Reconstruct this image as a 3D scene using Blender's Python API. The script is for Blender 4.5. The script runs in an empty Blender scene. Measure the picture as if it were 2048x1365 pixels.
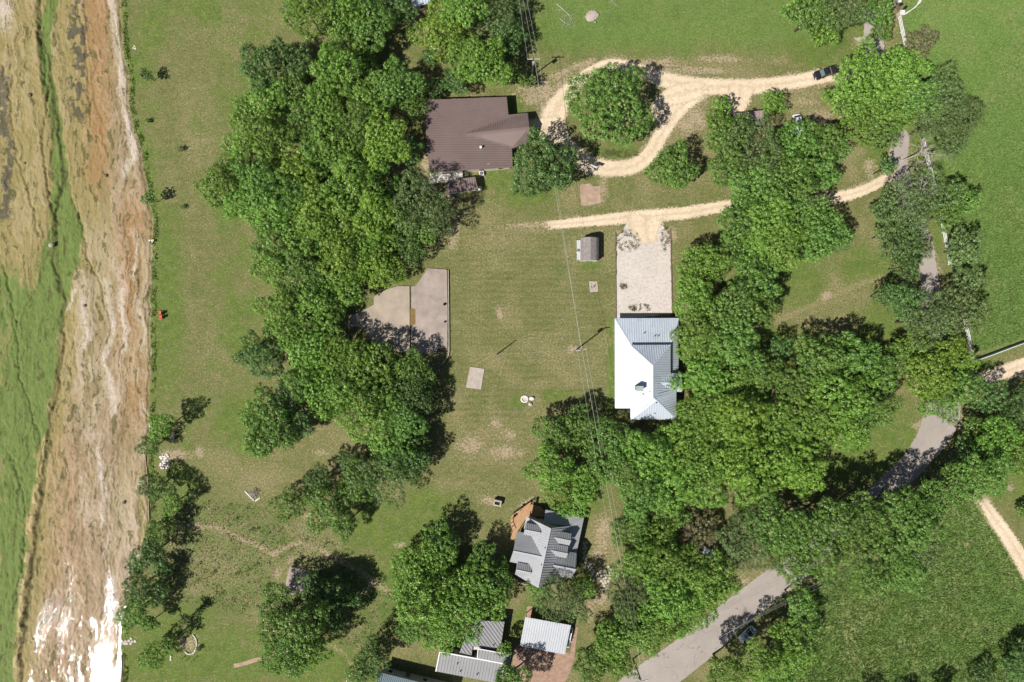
import bpy, bmesh, math, random
import numpy as np
from mathutils import Vector, Matrix
from mathutils.geometry import tessellate_polygon

random.seed(7); RNG = np.random.default_rng(7)
SC = bpy.context.scene
C = SC.collection

# ------------------------------------------------------------------ camera, sky, sun, exposure
S = 0.11                       # metres on the ground per photograph pixel
FPX = 24.0 / 36.0 * 2048       # focal length in photograph pixels
H = S * FPX                    # flying height of the drone
cam = bpy.data.cameras.new('camera'); cam.sensor_width = 36; cam.lens = 24
cam.clip_start = 1.0; cam.clip_end = 3000
camo = bpy.data.objects.new('camera', cam); C.objects.link(camo)
camo.location = (0, 0, H); SC.camera = camo

SUN_EL = math.radians(52.5); SUN_DIR = math.radians(217.0)   # direction to the sun, counter-clockwise from +X
w = bpy.data.worlds.new('World'); SC.world = w; w.use_nodes = True
nt = w.node_tree; bg = nt.nodes['Background']
sky = nt.nodes.new('ShaderNodeTexSky'); sky.sky_type = 'NISHITA'; sky.sun_disc = False
sky.sun_elevation = SUN_EL; sky.sun_rotation = math.radians(90) - SUN_DIR
sky.altitude = 100
nt.links.new(sky.outputs[0], bg.inputs[0]); bg.inputs[1].default_value = 0.05
sun = bpy.data.lights.new('sun', 'SUN'); sun.energy = 5.0; sun.angle = math.radians(0.53); sun.color = (1.0, 0.955, 0.88)
suno = bpy.data.objects.new('sun', sun); C.objects.link(suno)
sv = Vector((math.cos(SUN_EL) * math.cos(SUN_DIR), math.cos(SUN_EL) * math.sin(SUN_DIR), math.sin(SUN_EL)))
suno.rotation_euler = sv.to_track_quat('Z', 'Y').to_euler(); suno.location = sv * 200
SC.view_settings.view_transform = 'Standard'; SC.view_settings.look = 'None'
SC.view_settings.exposure = 0.36; SC.view_settings.gamma = 1.0
SC.cycles.max_bounces = 6; SC.cycles.diffuse_bounces = 2; SC.cycles.transparent_max_bounces = 8

# ------------------------------------------------------------------ helpers
def P(px, py, z=0.0):
    """world point of a thing seen at a photograph pixel when it stands z metres above the ground"""
    k = (H - z) / H
    return Vector(((px - 1024) * S * k, (682.5 - py) * S * k, z))

def setp(o, label=None, cat=None, group=None, kind=None):
    if label: o['label'] = label
    if cat: o['category'] = cat
    if group: o['group'] = group
    if kind: o['kind'] = kind
    return o

def thing(name, label, cat, loc=(0, 0, 0), rz=0.0, group=None):
    o = bpy.data.objects.new(name, None); C.objects.link(o)
    o.empty_display_size = 0.3
    o.location = loc; o.rotation_euler = (0, 0, rz)
    return setp(o, label, cat, group)

def mesh(name, verts, faces, mat, smooth=False):
    me = bpy.data.meshes.new(name)
    me.from_pydata([tuple(v) for v in verts], [], faces)
    if mat: me.materials.append(mat)
    if smooth: me.polygons.foreach_set('use_smooth', [True] * len(me.polygons))
    me.update()
    return me

def link(name, me, parent=None):
    o = bpy.data.objects.new(name, me); C.objects.link(o)
    if parent: o.parent = parent
    return o

def copy_tree(o, parent=None):
    c = o.copy(); C.objects.link(c); c.parent = parent
    for ch in list(o.children): copy_tree(ch, c)
    return c

class MB:
    """collects shapes; build() links them as one mesh object"""
    def __init__(s): s.v = []; s.f = []
    def add(s, verts, faces):
        b = len(s.v); s.v += [Vector(q) for q in verts]; s.f += [tuple(b + i for i in f) for f in faces]; return s
    def box(s, c, size, rz=0.0, M=None):
        x, y, z = size[0] / 2, size[1] / 2, size[2] / 2
        vs = [Vector((i * x, j * y, k * z)) for k in (-1, 1) for j in (-1, 1) for i in (-1, 1)]
        R = M if M is not None else Matrix.Rotation(rz, 3, 'Z')
        vs = [R @ q + Vector(c) for q in vs]
        return s.add(vs, [(0, 2, 3, 1), (4, 5, 7, 6), (0, 1, 5, 4), (1, 3, 7, 5), (3, 2, 6, 7), (2, 0, 4, 6)])
    def bar(s, a, b, wd, ht):
        """a box from a to b"""
        a = Vector(a); b = Vector(b); d = b - a; L = d.length
        if L < 1e-6: return s
        x = d / L; up = Vector((0, 0, 1)) if abs(x.z) < 0.95 else Vector((0, 1, 0))
        y = up.cross(x).normalized(); z = x.cross(y)
        M = Matrix((x, y, z)).transposed()
        return s.box((a + b) / 2, (L, wd, ht), M=M)
    def tube(s, a, b, r0, r1, n=6, cap=True):
        a = Vector(a); b = Vector(b); d = (b - a).normalized()
        up = Vector((0, 0, 1)) if abs(d.z) < 0.95 else Vector((0, 1, 0))
        x = up.cross(d).normalized(); y = d.cross(x)
        vs = []
        for c, r in ((a, r0), (b, r1)):
            for i in range(n):
                t = 2 * math.pi * i / n
                vs.append(c + x * (r * math.cos(t)) + y * (r * math.sin(t)))
        fs = [(i, (i + 1) % n, n + (i + 1) % n, n + i) for i in range(n)]
        if cap: fs += [tuple(range(n - 1, -1, -1)), tuple(range(n, 2 * n))]
        return s.add(vs, fs)
    def path(s, pts, rs, n=6):
        for i in range(len(pts) - 1): s.tube(pts[i], pts[i + 1], rs[i], rs[i + 1], n, True)
        return s
    def prism(s, poly, z0, z1):
        n = len(poly)
        vs = [Vector((q[0], q[1], z0)) for q in poly] + [Vector((q[0], q[1], z1)) for q in poly]
        b = len(s.v); s.v += vs
        s.f += [tuple(b + i for i in (j, (j + 1) % n, n + (j + 1) % n, n + j)) for j in range(n)]
        for tri in tessellate_polygon([[Vector((q[0], q[1], 0)) for q in poly]]):
            a_, b_, c_ = [Vector((poly[i][0], poly[i][1], 0)) for i in tri]
            t = tri if (b_ - a_).cross(c_ - a_).z > 0 else tri[::-1]
            s.f.append(tuple(b + n + i for i in t)); s.f.append(tuple(b + i for i in t[::-1]))
        return s
    def rock(s, c, r, seed, sq=(1, 1, .7), sub=2):
        bm = bmesh.new(); bmesh.ops.create_icosphere(bm, subdivisions=sub, radius=1)
        rr = random.Random(seed)
        ph = [(rr.uniform(0, 6), Vector((rr.uniform(-1, 1), rr.uniform(-1, 1), rr.uniform(-1, 1))) * 2.5) for _ in range(5)]
        for v in bm.verts:
            k = 1 + sum(0.07 * math.sin(v.co.dot(d) + p) for p, d in ph) + rr.uniform(-.04, .04)
            v.co = Vector((v.co.x * sq[0], v.co.y * sq[1], v.co.z * sq[2])) * (k * r) + Vector(c)
        vs = [v.co.copy() for v in bm.verts]; fs = [tuple(v.index for v in f.verts) for f in bm.faces]
        bm.free(); return s.add(vs, fs)
    def build(s, name, mat, parent=None, smooth=False, world=True):
        """world: the collected points are world points, the parent is unrotated"""
        off = parent.location if (parent is not None and world) else Vector((0, 0, 0))
        if parent is not None and world and parent.parent is not None: off = off + parent.parent.location
        me = mesh(name, [q - off for q in s.v], s.f, mat, smooth)
        return link(name, me, parent)

# value noise
def _hash(i, j, seed):
    h = (i * 374761393 + j * 668265263 + seed * 2147483647 * 7919) & 0xFFFFFFFF
    h = ((h ^ (h >> 13)) * 1274126177) & 0xFFFFFFFF
    return ((h ^ (h >> 16)) & 0xFFFF) / 65535.0
def vnoise(x, y, seed=0):
    x = np.asarray(x, float); y = np.asarray(y, float)
    i = np.floor(x).astype(np.int64); j = np.floor(y).astype(np.int64)
    fx = x - i; fy = y - j; fx = fx * fx * (3 - 2 * fx); fy = fy * fy * (3 - 2 * fy)
    a = _hash(i, j, seed); b = _hash(i + 1, j, seed); c = _hash(i, j + 1, seed); d = _hash(i + 1, j + 1, seed)
    return (a * (1 - fx) + b * fx) * (1 - fy) + (c * (1 - fx) + d * fx) * fy
def fbm(x, y, seed=0, octv=4):
    t = 0; a = 0.5; n = 0
    for o in range(octv):
        t = t + a * vnoise(x * 2 ** o + 17.3 * o, y * 2 ** o - 9.1 * o, seed + o); n += a; a *= .5
    return t / n
def sstep(a, b, x): t = np.clip((x - a) / (b - a), 0, 1); return t * t * (3 - 2 * t)
def inpoly(px, py, poly):
    r = np.zeros(px.shape, bool); n = len(poly); j = n - 1
    for i in range(n):
        xi, yi = poly[i]; xj, yj = poly[j]
        if yi != yj:
            r ^= ((yi > py) != (yj > py)) & (px < (xj - xi) * (py - yi) / (yj - yi) + xi)
        j = i
    return r
def segdist(px, py, pts):
    d = np.full(px.shape, 1e9)
    for (x0, y0), (x1, y1) in zip(pts[:-1], pts[1:]):
        L = (x1 - x0) ** 2 + (y1 - y0) ** 2
        t = np.clip(((px - x0) * (x1 - x0) + (py - y0) * (y1 - y0)) / L, 0, 1)
        d = np.minimum(d, np.hypot(px - x0 - t * (x1 - x0), py - y0 - t * (y1 - y0)))
    return d

# ------------------------------------------------------------------ materials
class NT:
    def __init__(s, name):
        s.m = bpy.data.materials.new(name); s.m.use_nodes = True
        s.t = s.m.node_tree; s.b = s.t.nodes['Principled BSDF']; s.out = s.t.nodes['Material Output']
        s.geo = None
    def n(s, typ, **kw):
        nd = s.t.nodes.new(typ)
        for k, v in kw.items(): setattr(nd, k, v)
        return nd
    def l(s, a, b): s.t.links.new(a, b)
    def pos(s):
        if s.geo is None: s.geo = s.n('ShaderNodeNewGeometry').outputs['Position']
        return s.geo
    def noise(s, scale, detail=4, rough=.55, vec=None, stretch=None, rot=0.0, obj=False):
        nd = s.n('ShaderNodeTexNoise'); nd.inputs['Scale'].default_value = scale
        nd.inputs['Detail'].default_value = detail; nd.inputs['Roughness'].default_value = rough
        src = vec
        if src is None: src = s.n('ShaderNodeTexCoord').outputs['Object'] if obj else s.pos()
        if stretch:
            mp = s.n('ShaderNodeMapping'); mp.inputs['Scale'].default_value = stretch; mp.inputs['Rotation'].default_value = (0, 0, rot)
            s.l(src, mp.inputs[0]); src = mp.outputs[0]
        s.l(src, nd.inputs['Vector']); return nd.outputs['Fac']
    def rng(s, v, a, b, c=0.0, d=1.0):
        nd = s.n('ShaderNodeMapRange'); s.l(v, nd.inputs[0])
        for i, q in enumerate((a, b, c, d)): nd.inputs[i + 1].default_value = q
        return nd.outputs[0]
    def math(s, op, a, b=None):
        nd = s.n('ShaderNodeMath', operation=op)
        for i, q in enumerate((a, b)):
            if q is None: continue
            if isinstance(q, (int, float)): nd.inputs[i].default_value = q
            else: s.l(q, nd.inputs[i])
        return nd.outputs[0]
    def mix(s, f, a, b, blend='MIX'):
        nd = s.n('ShaderNodeMix', data_type='RGBA', blend_type=blend)
        for i, q in ((0, f), (6, a), (7, b)):
            if isinstance(q, (int, float)): nd.inputs[i].default_value = q
            elif isinstance(q, (tuple, list)): nd.inputs[i].default_value = (*q[:3], 1)
            else: s.l(q, nd.inputs[i])
        return nd.outputs[2]
    def bump(s, h, strength, dist):
        nd = s.n('ShaderNodeBump'); nd.inputs['Strength'].default_value = strength; nd.inputs['Distance'].default_value = dist
        s.l(h, nd.inputs['Height']); s.l(nd.outputs[0], s.b.inputs['Normal']); return nd
    def attr(s, name):
        nd = s.n('ShaderNodeAttribute'); nd.attribute_name = name; return nd
    def set(s, **kw):
        for k, v in kw.items():
            k = k.replace('_', ' ')
            if isinstance(v, (int, float)): s.b.inputs[k].default_value = v
            elif isinstance(v, (tuple, list)): s.b.inputs[k].default_value = (*v[:3], 1)
            else: s.l(v, s.b.inputs[k])
        return s

def plain(name, col, rough=.6, metal=0.0, var=.25, scale=1.5, spec=.3, bump=0.0, fine=9.0):
    """one colour with blotches, grain and a little relief"""
    t = NT(name)
    a = t.noise(scale, 5, .6, obj=False); g = t.noise(fine, 3, .6)
    c1 = t.mix(t.rng(a, .3, .7), tuple(q * (1 - var) for q in col), tuple(min(1, q * (1 + var * .7)) for q in col))
    c2 = t.mix(t.rng(g, .35, .65, 0, .35), c1, tuple(q * .72 for q in col))
    t.set(Base_Color=c2, Roughness=rough, Metallic=metal)
    t.b.inputs['Specular IOR Level'].default_value = spec
    if bump: t.bump(g, bump, .05)
    return t.m

M = {}
M['concrete'] = plain('concrete_grey', (.33, .275, .24), .85, 0, .28, .35, .2, .3, 4)
M['concrete_tan'] = plain('concrete_tan', (.36, .30, .24), .85, 0, .25, .3, .2, .3, 4)
M['concrete_pale'] = plain('concrete_pale', (.40, .345, .30), .85, 0, .22, 1.0, .2, .2, 5)
M['limestone'] = plain('limestone', (.50, .45, .39), .9, 0, .3, 1.6, .2, .5, 5)
M['chalk'] = plain('chalk_stone', (.66, .62, .58), .9, 0, .25, 1.2, .2, .5, 4)
M['soil'] = plain('bare_soil', (.36, .26, .19), .95, 0, .3, .8, .1, .4, 4)
M['brick'] = plain('brick_paving', (.33, .215, .155), .85, 0, .3, 1.2, .2, .4, 3.5)
M['deckwood'] = plain('deck_boards', (.40, .24, .13), .7, 0, .22, 2.0, .2, .2, 6)
M['timber'] = plain('old_timber', (.17, .12, .085), .85, 0, .3, 2.5, .2, .3, 8)
M['polewood'] = plain('pole_wood', (.10, .075, .055), .85, 0, .3, 2.5, .2, .2, 8)
M['armwood'] = plain('crossarm_wood', (.42, .40, .37), .8, 0, .2, 2.5, .2, .2, 8)
M['bark'] = plain('bark', (.085, .065, .05), .95, 0, .35, 2.0, .1, .6, 7)
M['deadwood'] = plain('dead_wood', (.36, .33, .30), .9, 0, .3, 2.0, .2, .4, 7)
M['white'] = plain('white_paint', (.78, .78, .76), .5, 0, .07, 1.2, .3)
M['fencegreen'] = plain('weathered_white_board', (.52, .58, .53), .6, 0, .15, 1.5, .3)
M['cream'] = plain('cream_siding', (.56, .52, .44), .7, 0, .1, .8, .2)
M['greywall'] = plain('grey_siding', (.33, .35, .35), .7, 0, .1, .8, .2)
M['brownwall'] = plain('brown_siding', (.25, .19, .14), .7, 0, .1, .8, .2)
M['steel'] = plain('galvanised_steel', (.48, .49, .50), .4, .6, .12, 2, .5)
M['acwhite'] = plain('unit_enamel', (.62, .64, .66), .45, 0, .08, 3, .4)
M['black'] = plain('black_plastic', (.018, .018, .02), .5, 0, .2, 3, .4)
M['dark'] = plain('dark_opening', (.02, .018, .016), .9, 0, .2, 3, .1)
M['red'] = plain('red_plastic', (.52, .075, .035), .5, 0, .15, 4, .4)
M['pinkfab'] = plain('faded_pink_fabric', (.55, .38, .30), .8, 0, .15, 4, .2)
M['tealfab'] = plain('faded_teal_fabric', (.16, .26, .24), .8, 0, .15, 4, .2)
M['rubber'] = plain('tyre_rubber', (.02, .02, .02), .8, 0, .2, 5, .2)
M['rust'] = plain('rust', (.25, .08, .04), .9, 0, .3, 3, .2)
M['shingle'] = plain('grey_shingle', (.25, .22, .21), .9, 0, .25, 1.6, .15, .5, 7)
M['wire'] = plain('aluminium_wire', (.46, .50, .45), .6, .1, .05, 1, .3)
M['sand'] = plain('ash_sand', (.55, .48, .44), .95, 0, .2, 1.5, .1, .3, 5)

def metal_roof(name, col, rough, metal, streak=.12, spec=.5):
    t = NT(name)
    a = t.noise(.25, 5, .6); b = t.noise(2.5, 4, .6); c = t.noise(1.2, 4, .6, stretch=(.15, 1, 1))
    c1 = t.mix(t.rng(a, .3, .7), tuple(q * (1 - streak) for q in col), tuple(min(1, q * (1 + streak * .6)) for q in col))
    c2 = t.mix(t.rng(b, .45, .75, 0, .25), c1, tuple(q * .8 for q in col))
    c3 = t.mix(t.rng(c, .5, .8, 0, .2), c2, tuple(q * .85 for q in col))
    dn = t.noise(.6, 5, .7); c3 = t.mix(t.rng(dn, .56, .72, 0, .45), c3, tuple(q * .62 + .02 for q in col)); lf = t.noise(4.5, 2, .6); c3 = t.mix(t.math('MULTIPLY', t.rng(lf, .70, .76), t.rng(dn, .45, .6)), c3, (.14, .10, .05))
    t.set(Base_Color=c3, Metallic=metal, Roughness=t.rng(b, .3, .7, rough - .06, rough + .08))
    t.b.inputs['Specular IOR Level'].default_value = spec
    t.bump(t.noise(.8, 3), .08, .1)
    return t.m
M['roof_brown'] = metal_roof('brown_roof_metal', (.185, .135, .125), .55, .15, .1, .4)
M['roof_white'] = metal_roof('bare_roof_metal', (.50, .555, .625), .45, .28, .10)
M['roof_grey'] = metal_roof('grey_roof_metal', (.37, .375, .39), .5, .2, .1)
M['roof_pale'] = metal_roof('pale_roof_metal', (.235, .235, .245), .6, .1, .12)
M['roof_teal'] = metal_roof('teal_roof_metal', (.33, .42, .45), .5, .25, .12)
M['roof_carport'] = metal_roof('white_roof_metal', (.42, .44, .47), .55, .1, .08)
M['roof_mauve'] = metal_roof('mauve_roof_metal', (.30, .235, .23), .55, .1, .15)

def glass_mat(name, col):
    t = NT(name); t.set(Base_Color=col, Roughness=.06, Metallic=0.0); t.b.inputs['Specular IOR Level'].default_value = .8
    return t.m
M['glass'] = glass_mat('window_glass', (.02, .03, .035))
M['skyglass'] = glass_mat('windscreen_glass', (.10, .14, .15))
def paint(name, col, metal=.0, rough=.25):
    t = NT(name); n = t.noise(3, 3, .6, obj=True)
    t.set(Base_Color=t.mix(t.rng(n, .4, .8, 0, .25), col, tuple(q * .8 + .03 for q in col)), Metallic=metal, Roughness=rough)
    t.b.inputs['Coat Weight'].default_value = .6; t.b.inputs['Coat Roughness'].default_value = .08
    return t.m
M['car_black'] = paint('black_car_paint', (.016, .014, .016))
M['car_white'] = paint('white_car_paint', (.72, .74, .76))
M['car_silver'] = paint('silver_car_paint', (.55, .60, .64), .3)
M['lamp'] = paint('lamp_lens', (.7, .7, .68)); M['tail'] = paint('tail_lens', (.35, .02, .02))

def gravel(name, a, b, c, fleck=.4, edge=False):
    t = NT(name)
    n1 = t.noise(.18, 5, .6); n2 = t.noise(1.4, 5, .65); n3 = t.noise(3.2, 3, .75)
    c1 = t.mix(t.rng(n1, .35, .65), a, b); c2 = t.mix(t.rng(n2, .45, .75, 0, .8), c1, c)
    v = t.n('ShaderNodeTexVoronoi'); v.inputs['Scale'].default_value = 4.5; t.l(t.pos(), v.inputs['Vector'])
    c3 = t.mix(t.rng(n3, .55, .72, 0, fleck), c2, tuple(q * .55 for q in c))
    c4 = t.mix(t.rng(v.outputs['Distance'], .05, .5, .22, 0), c3, tuple(min(1, q * 1.25) for q in a))
    if edge:   # packed wheel tracks, loose and weedy middle strip
        la = t.attr('lane').outputs['Fac']; rut = t.math('ABSOLUTE', t.math('SUBTRACT', la, .42)); q = t.math('ADD', t.rng(rut, .06, .42, 0, 1), t.rng(n2, .3, .7, -.35, .35))
        c4 = t.mix(t.rng(q, .2, .9, 0, .28), c4, tuple(v * .72 for v in c)); c4 = t.mix(t.math('MULTIPLY', t.rng(la, .0, .2, .12, 0), t.rng(n3, .45, .62)), c4, (.20, .19, .085))
    t.set(Base_Color=c4, Roughness=.95); t.b.inputs['Specular IOR Level'].default_value = .1
    t.bump(n3, .5, .06)
    if edge:   # the gravel thins out raggedly towards its edges
        e = t.math('ADD', t.attr('cov').outputs['Fac'], t.rng(n3, .3, .7, -.34, .34)); e = t.math('ADD', e, t.rng(n2, .3, .7, -.3, .3))
        tr = t.n('ShaderNodeBsdfTransparent'); mx = t.n('ShaderNodeMixShader'); t.l(t.rng(e, .30, .48), mx.inputs[0]); t.l(tr.outputs[0], mx.inputs[1]); t.l(t.b.outputs[0], mx.inputs[2]); t.l(mx.outputs[0], t.out.inputs['Surface'])
    return t.m
M['gravel_tan'] = gravel('tan_gravel', (.56, .455, .325), (.64, .53, .39), (.44, .335, .225), .45)
M['gravel_edge'] = gravel('tan_gravel_ragged', (.56, .455, .325), (.64, .53, .39), (.44, .335, .225), .45, True)
M['gravel_white'] = gravel('pale_gravel', (.48, .435, .40), (.54, .49, .45), (.36, .305, .265), .9)
def asphalt():
    t = NT('worn_asphalt')
    n1 = t.noise(.15, 5, .6); n2 = t.noise(1.1, 5, .6); n3 = t.noise(9, 3, .7)
    c1 = t.mix(t.rng(n1, .35, .65), (.285, .250, .228), (.345, .305, .275)); c2 = t.mix(t.rng(n2, .5, .75, 0, .6), c1, (.37, .315, .265))
    mu = t.n('ShaderNodeTexVoronoi', feature='DISTANCE_TO_EDGE'); mu.inputs['Scale'].default_value = .12; wv = t.n('ShaderNodeMix', data_type='RGBA', blend_type='ADD'); wv.inputs[0].default_value = 1.0; nn = t.n('ShaderNodeTexNoise'); nn.inputs['Scale'].default_value = .4; t.l(t.pos(), nn.inputs['Vector']); t.l(t.pos(), wv.inputs[6]); t.l(t.mix(1.0, nn.outputs['Color'], (3, 3, 3), 'MULTIPLY'), wv.inputs[7]); t.l(wv.outputs[2], mu.inputs['Vector'])
    c3 = t.mix(t.math('MULTIPLY', t.rng(mu.outputs['Distance'], .0, .012, .75, 0), t.rng(n2, .45, .6)), c2, (.08, .07, .065))
    c4 = t.mix(t.rng(n3, .5, .75, 0, .3), c3, (.11, .1, .095))
    t.set(Base_Color=c4, Roughness=.9); t.b.inputs['Specular IOR Level'].default_value = .2; t.bump(n3, .3, .04); return t.m
M['asphalt'] = asphalt()

def leafmat(name, a, b, dark):
    """a leaf: colour varies by spray and by tree; light passes through it"""
    t = NT(name)
    at = t.attr('var'); oi = t.n('ShaderNodeObjectInfo')
    c1 = t.mix(at.outputs['Fac'], a, b)
    hs = t.n('ShaderNodeHueSaturation'); t.l(c1, hs.inputs['Color'])
    t.l(t.rng(oi.outputs['Random'], 0, 1, .490, .510), hs.inputs['Hue'])
    t.l(t.rng(oi.outputs['Random'], 0, 1, .74, 1.06), hs.inputs['Value'])
    dif = t.n('ShaderNodeBsdfDiffuse'); trn = t.n('ShaderNodeBsdfTranslucent'); gl = t.n('ShaderNodeBsdfGlossy')
    gl.inputs['Roughness'].default_value = .45; gl.inputs['Color'].default_value = (.9, .95, .9, 1)
    t.l(hs.outputs[0], dif.inputs['Color'])
    t.l(t.mix(.5, hs.outputs[0], (.15, .19, .02)), trn.inputs['Color'])
    m1 = t.n('ShaderNodeMixShader'); m1.inputs[0].default_value = .10; t.l(dif.outputs[0], m1.inputs[1]); t.l(trn.outputs[0], m1.inputs[2])
    m2 = t.n('ShaderNodeMixShader'); m2.inputs[0].default_value = .035; t.l(m1.outputs[0], m2.inputs[1]); t.l(gl.outputs[0], m2.inputs[2])
    t.l(m2.outputs[0], t.out.inputs['Surface']); return t.m
LEAF = {
 'b': leafmat('bright_green_leaf', (.095, .205, .022), (.235, .400, .065), 0),
 'y': leafmat('yellow_green_leaf', (.112, .220, .020), (.260, .410, .058), 0),
 'm': leafmat('mid_green_leaf', (.078, .168, .024), (.195, .330, .066), 0),
 'd': leafmat('dark_green_leaf', (.054, .120, .026), (.140, .240, .062), 0),
 'g': leafmat('grey_green_leaf', (.084, .142, .038), (.195, .275, .090), 0),
 'o': leafmat('olive_brown_leaf', (.11, .11, .045), (.21, .195, .10), 0),
}

# ------------------------------------------------------------------ ground, river
BANK = [(232, -700), (232, 0), (240, 80), (250, 150), (254, 220), (262, 262), (277, 300), (283, 350), (291, 400), (298, 430), (300, 470),
        (296, 530), (295, 600), (294, 700), (294, 800), (292, 870), (290, 940), (291, 1000), (294, 1050), (285, 1090), (262, 1140),
        (250, 1200), (237, 1240), (236, 1290), (241, 1330), (240, 1365), (238, 2100)]
def bank_px(py):
    py = np.asarray(py, float)
    b = np.interp(py, [q[1] for q in BANK], [q[0] for q in BANK])
    return b + (fbm(py / 22, py * 0 + 3.1, 5, 4) - .5) * 9

def axis(lo, hi, step, far, grow=1.35):
    a = list(np.arange(lo, hi + step / 2, step)); s = step; x = a[-1]
    while x < far: s *= grow; x += s; a.append(x)
    return a
def grid_mesh(name, X, Y, Z, mat, attrs=(), smooth=True):
    r, c = X.shape
    co = np.stack([X, Y, Z], -1).reshape(-1, 3)
    idx = np.arange(r * c).reshape(r, c)
    q = np.stack([idx[:-1, :-1], idx[:-1, 1:], idx[1:, 1:], idx[1:, :-1]], -1).reshape(-1, 4)
    me = bpy.data.meshes.new(name)
    me.vertices.add(len(co)); me.vertices.foreach_set('co', co.astype(np.float32).ravel())
    me.loops.add(q.size); me.loops.foreach_set('vertex_index', q.astype(np.int32).ravel())
    me.polygons.add(len(q)); me.polygons.foreach_set('loop_start', np.arange(0, q.size, 4, dtype=np.int32))
    me.polygons.foreach_set('use_smooth', np.full(len(q), smooth))
    me.update(calc_edges=True)
    for nm, arr in attrs:
        at = me.attributes.new(nm, 'FLOAT_COLOR', 'POINT')
        at.data.foreach_set('color', arr.reshape(-1, 4).astype(np.float32).ravel())
    me.materials.append(mat); return me
def blur(a, k):
    for ax in (0, 1):
        p = np.concatenate([np.repeat(np.take(a, [0], ax), k, ax), a, np.repeat(np.take(a, [-1], ax), k, ax)], ax)
        cs = np.cumsum(p, ax); n = a.shape[ax]; w_ = 2 * k
        a = (np.take(cs, range(w_, w_ + n), ax) - np.take(cs, range(0, n), ax)) / w_
    return a

MEADOW = [[(1812, -700), (1812, 40), (1835, 130), (1868, 300), (1900, 470), (1938, 640), (1950, 706), (2048, 676), (2700, 560), (2700, -700)],
          [(1600, 1195), (1690, 1130), (1850, 1110), (1905, 1010), (1962, 985), (2010, 1080), (2060, 1170), (2700, 1700), (2700, 2000), (1440, 2000), (1560, 1365), (1625, 1260)]]
TOPFIELD = [(1065, -700), (1560, -700), (1640, 60), (1560, 95), (1440, 92), (1330, 100), (1240, 100), (1130, 95), (1078, 60)]
ROUGH = [[(300, 1010), (420, 1000), (520, 1010), (620, 1060), (700, 1100), (760, 1150), (700, 1160), (690, 1250), (620, 1180), (560, 1120), (500, 1240), (420, 1210), (330, 1200), (280, 1130)],
         [(655, 1230), (700, 1160), (770, 1170), (790, 1240), (740, 1300), (680, 1290)]]

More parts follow.
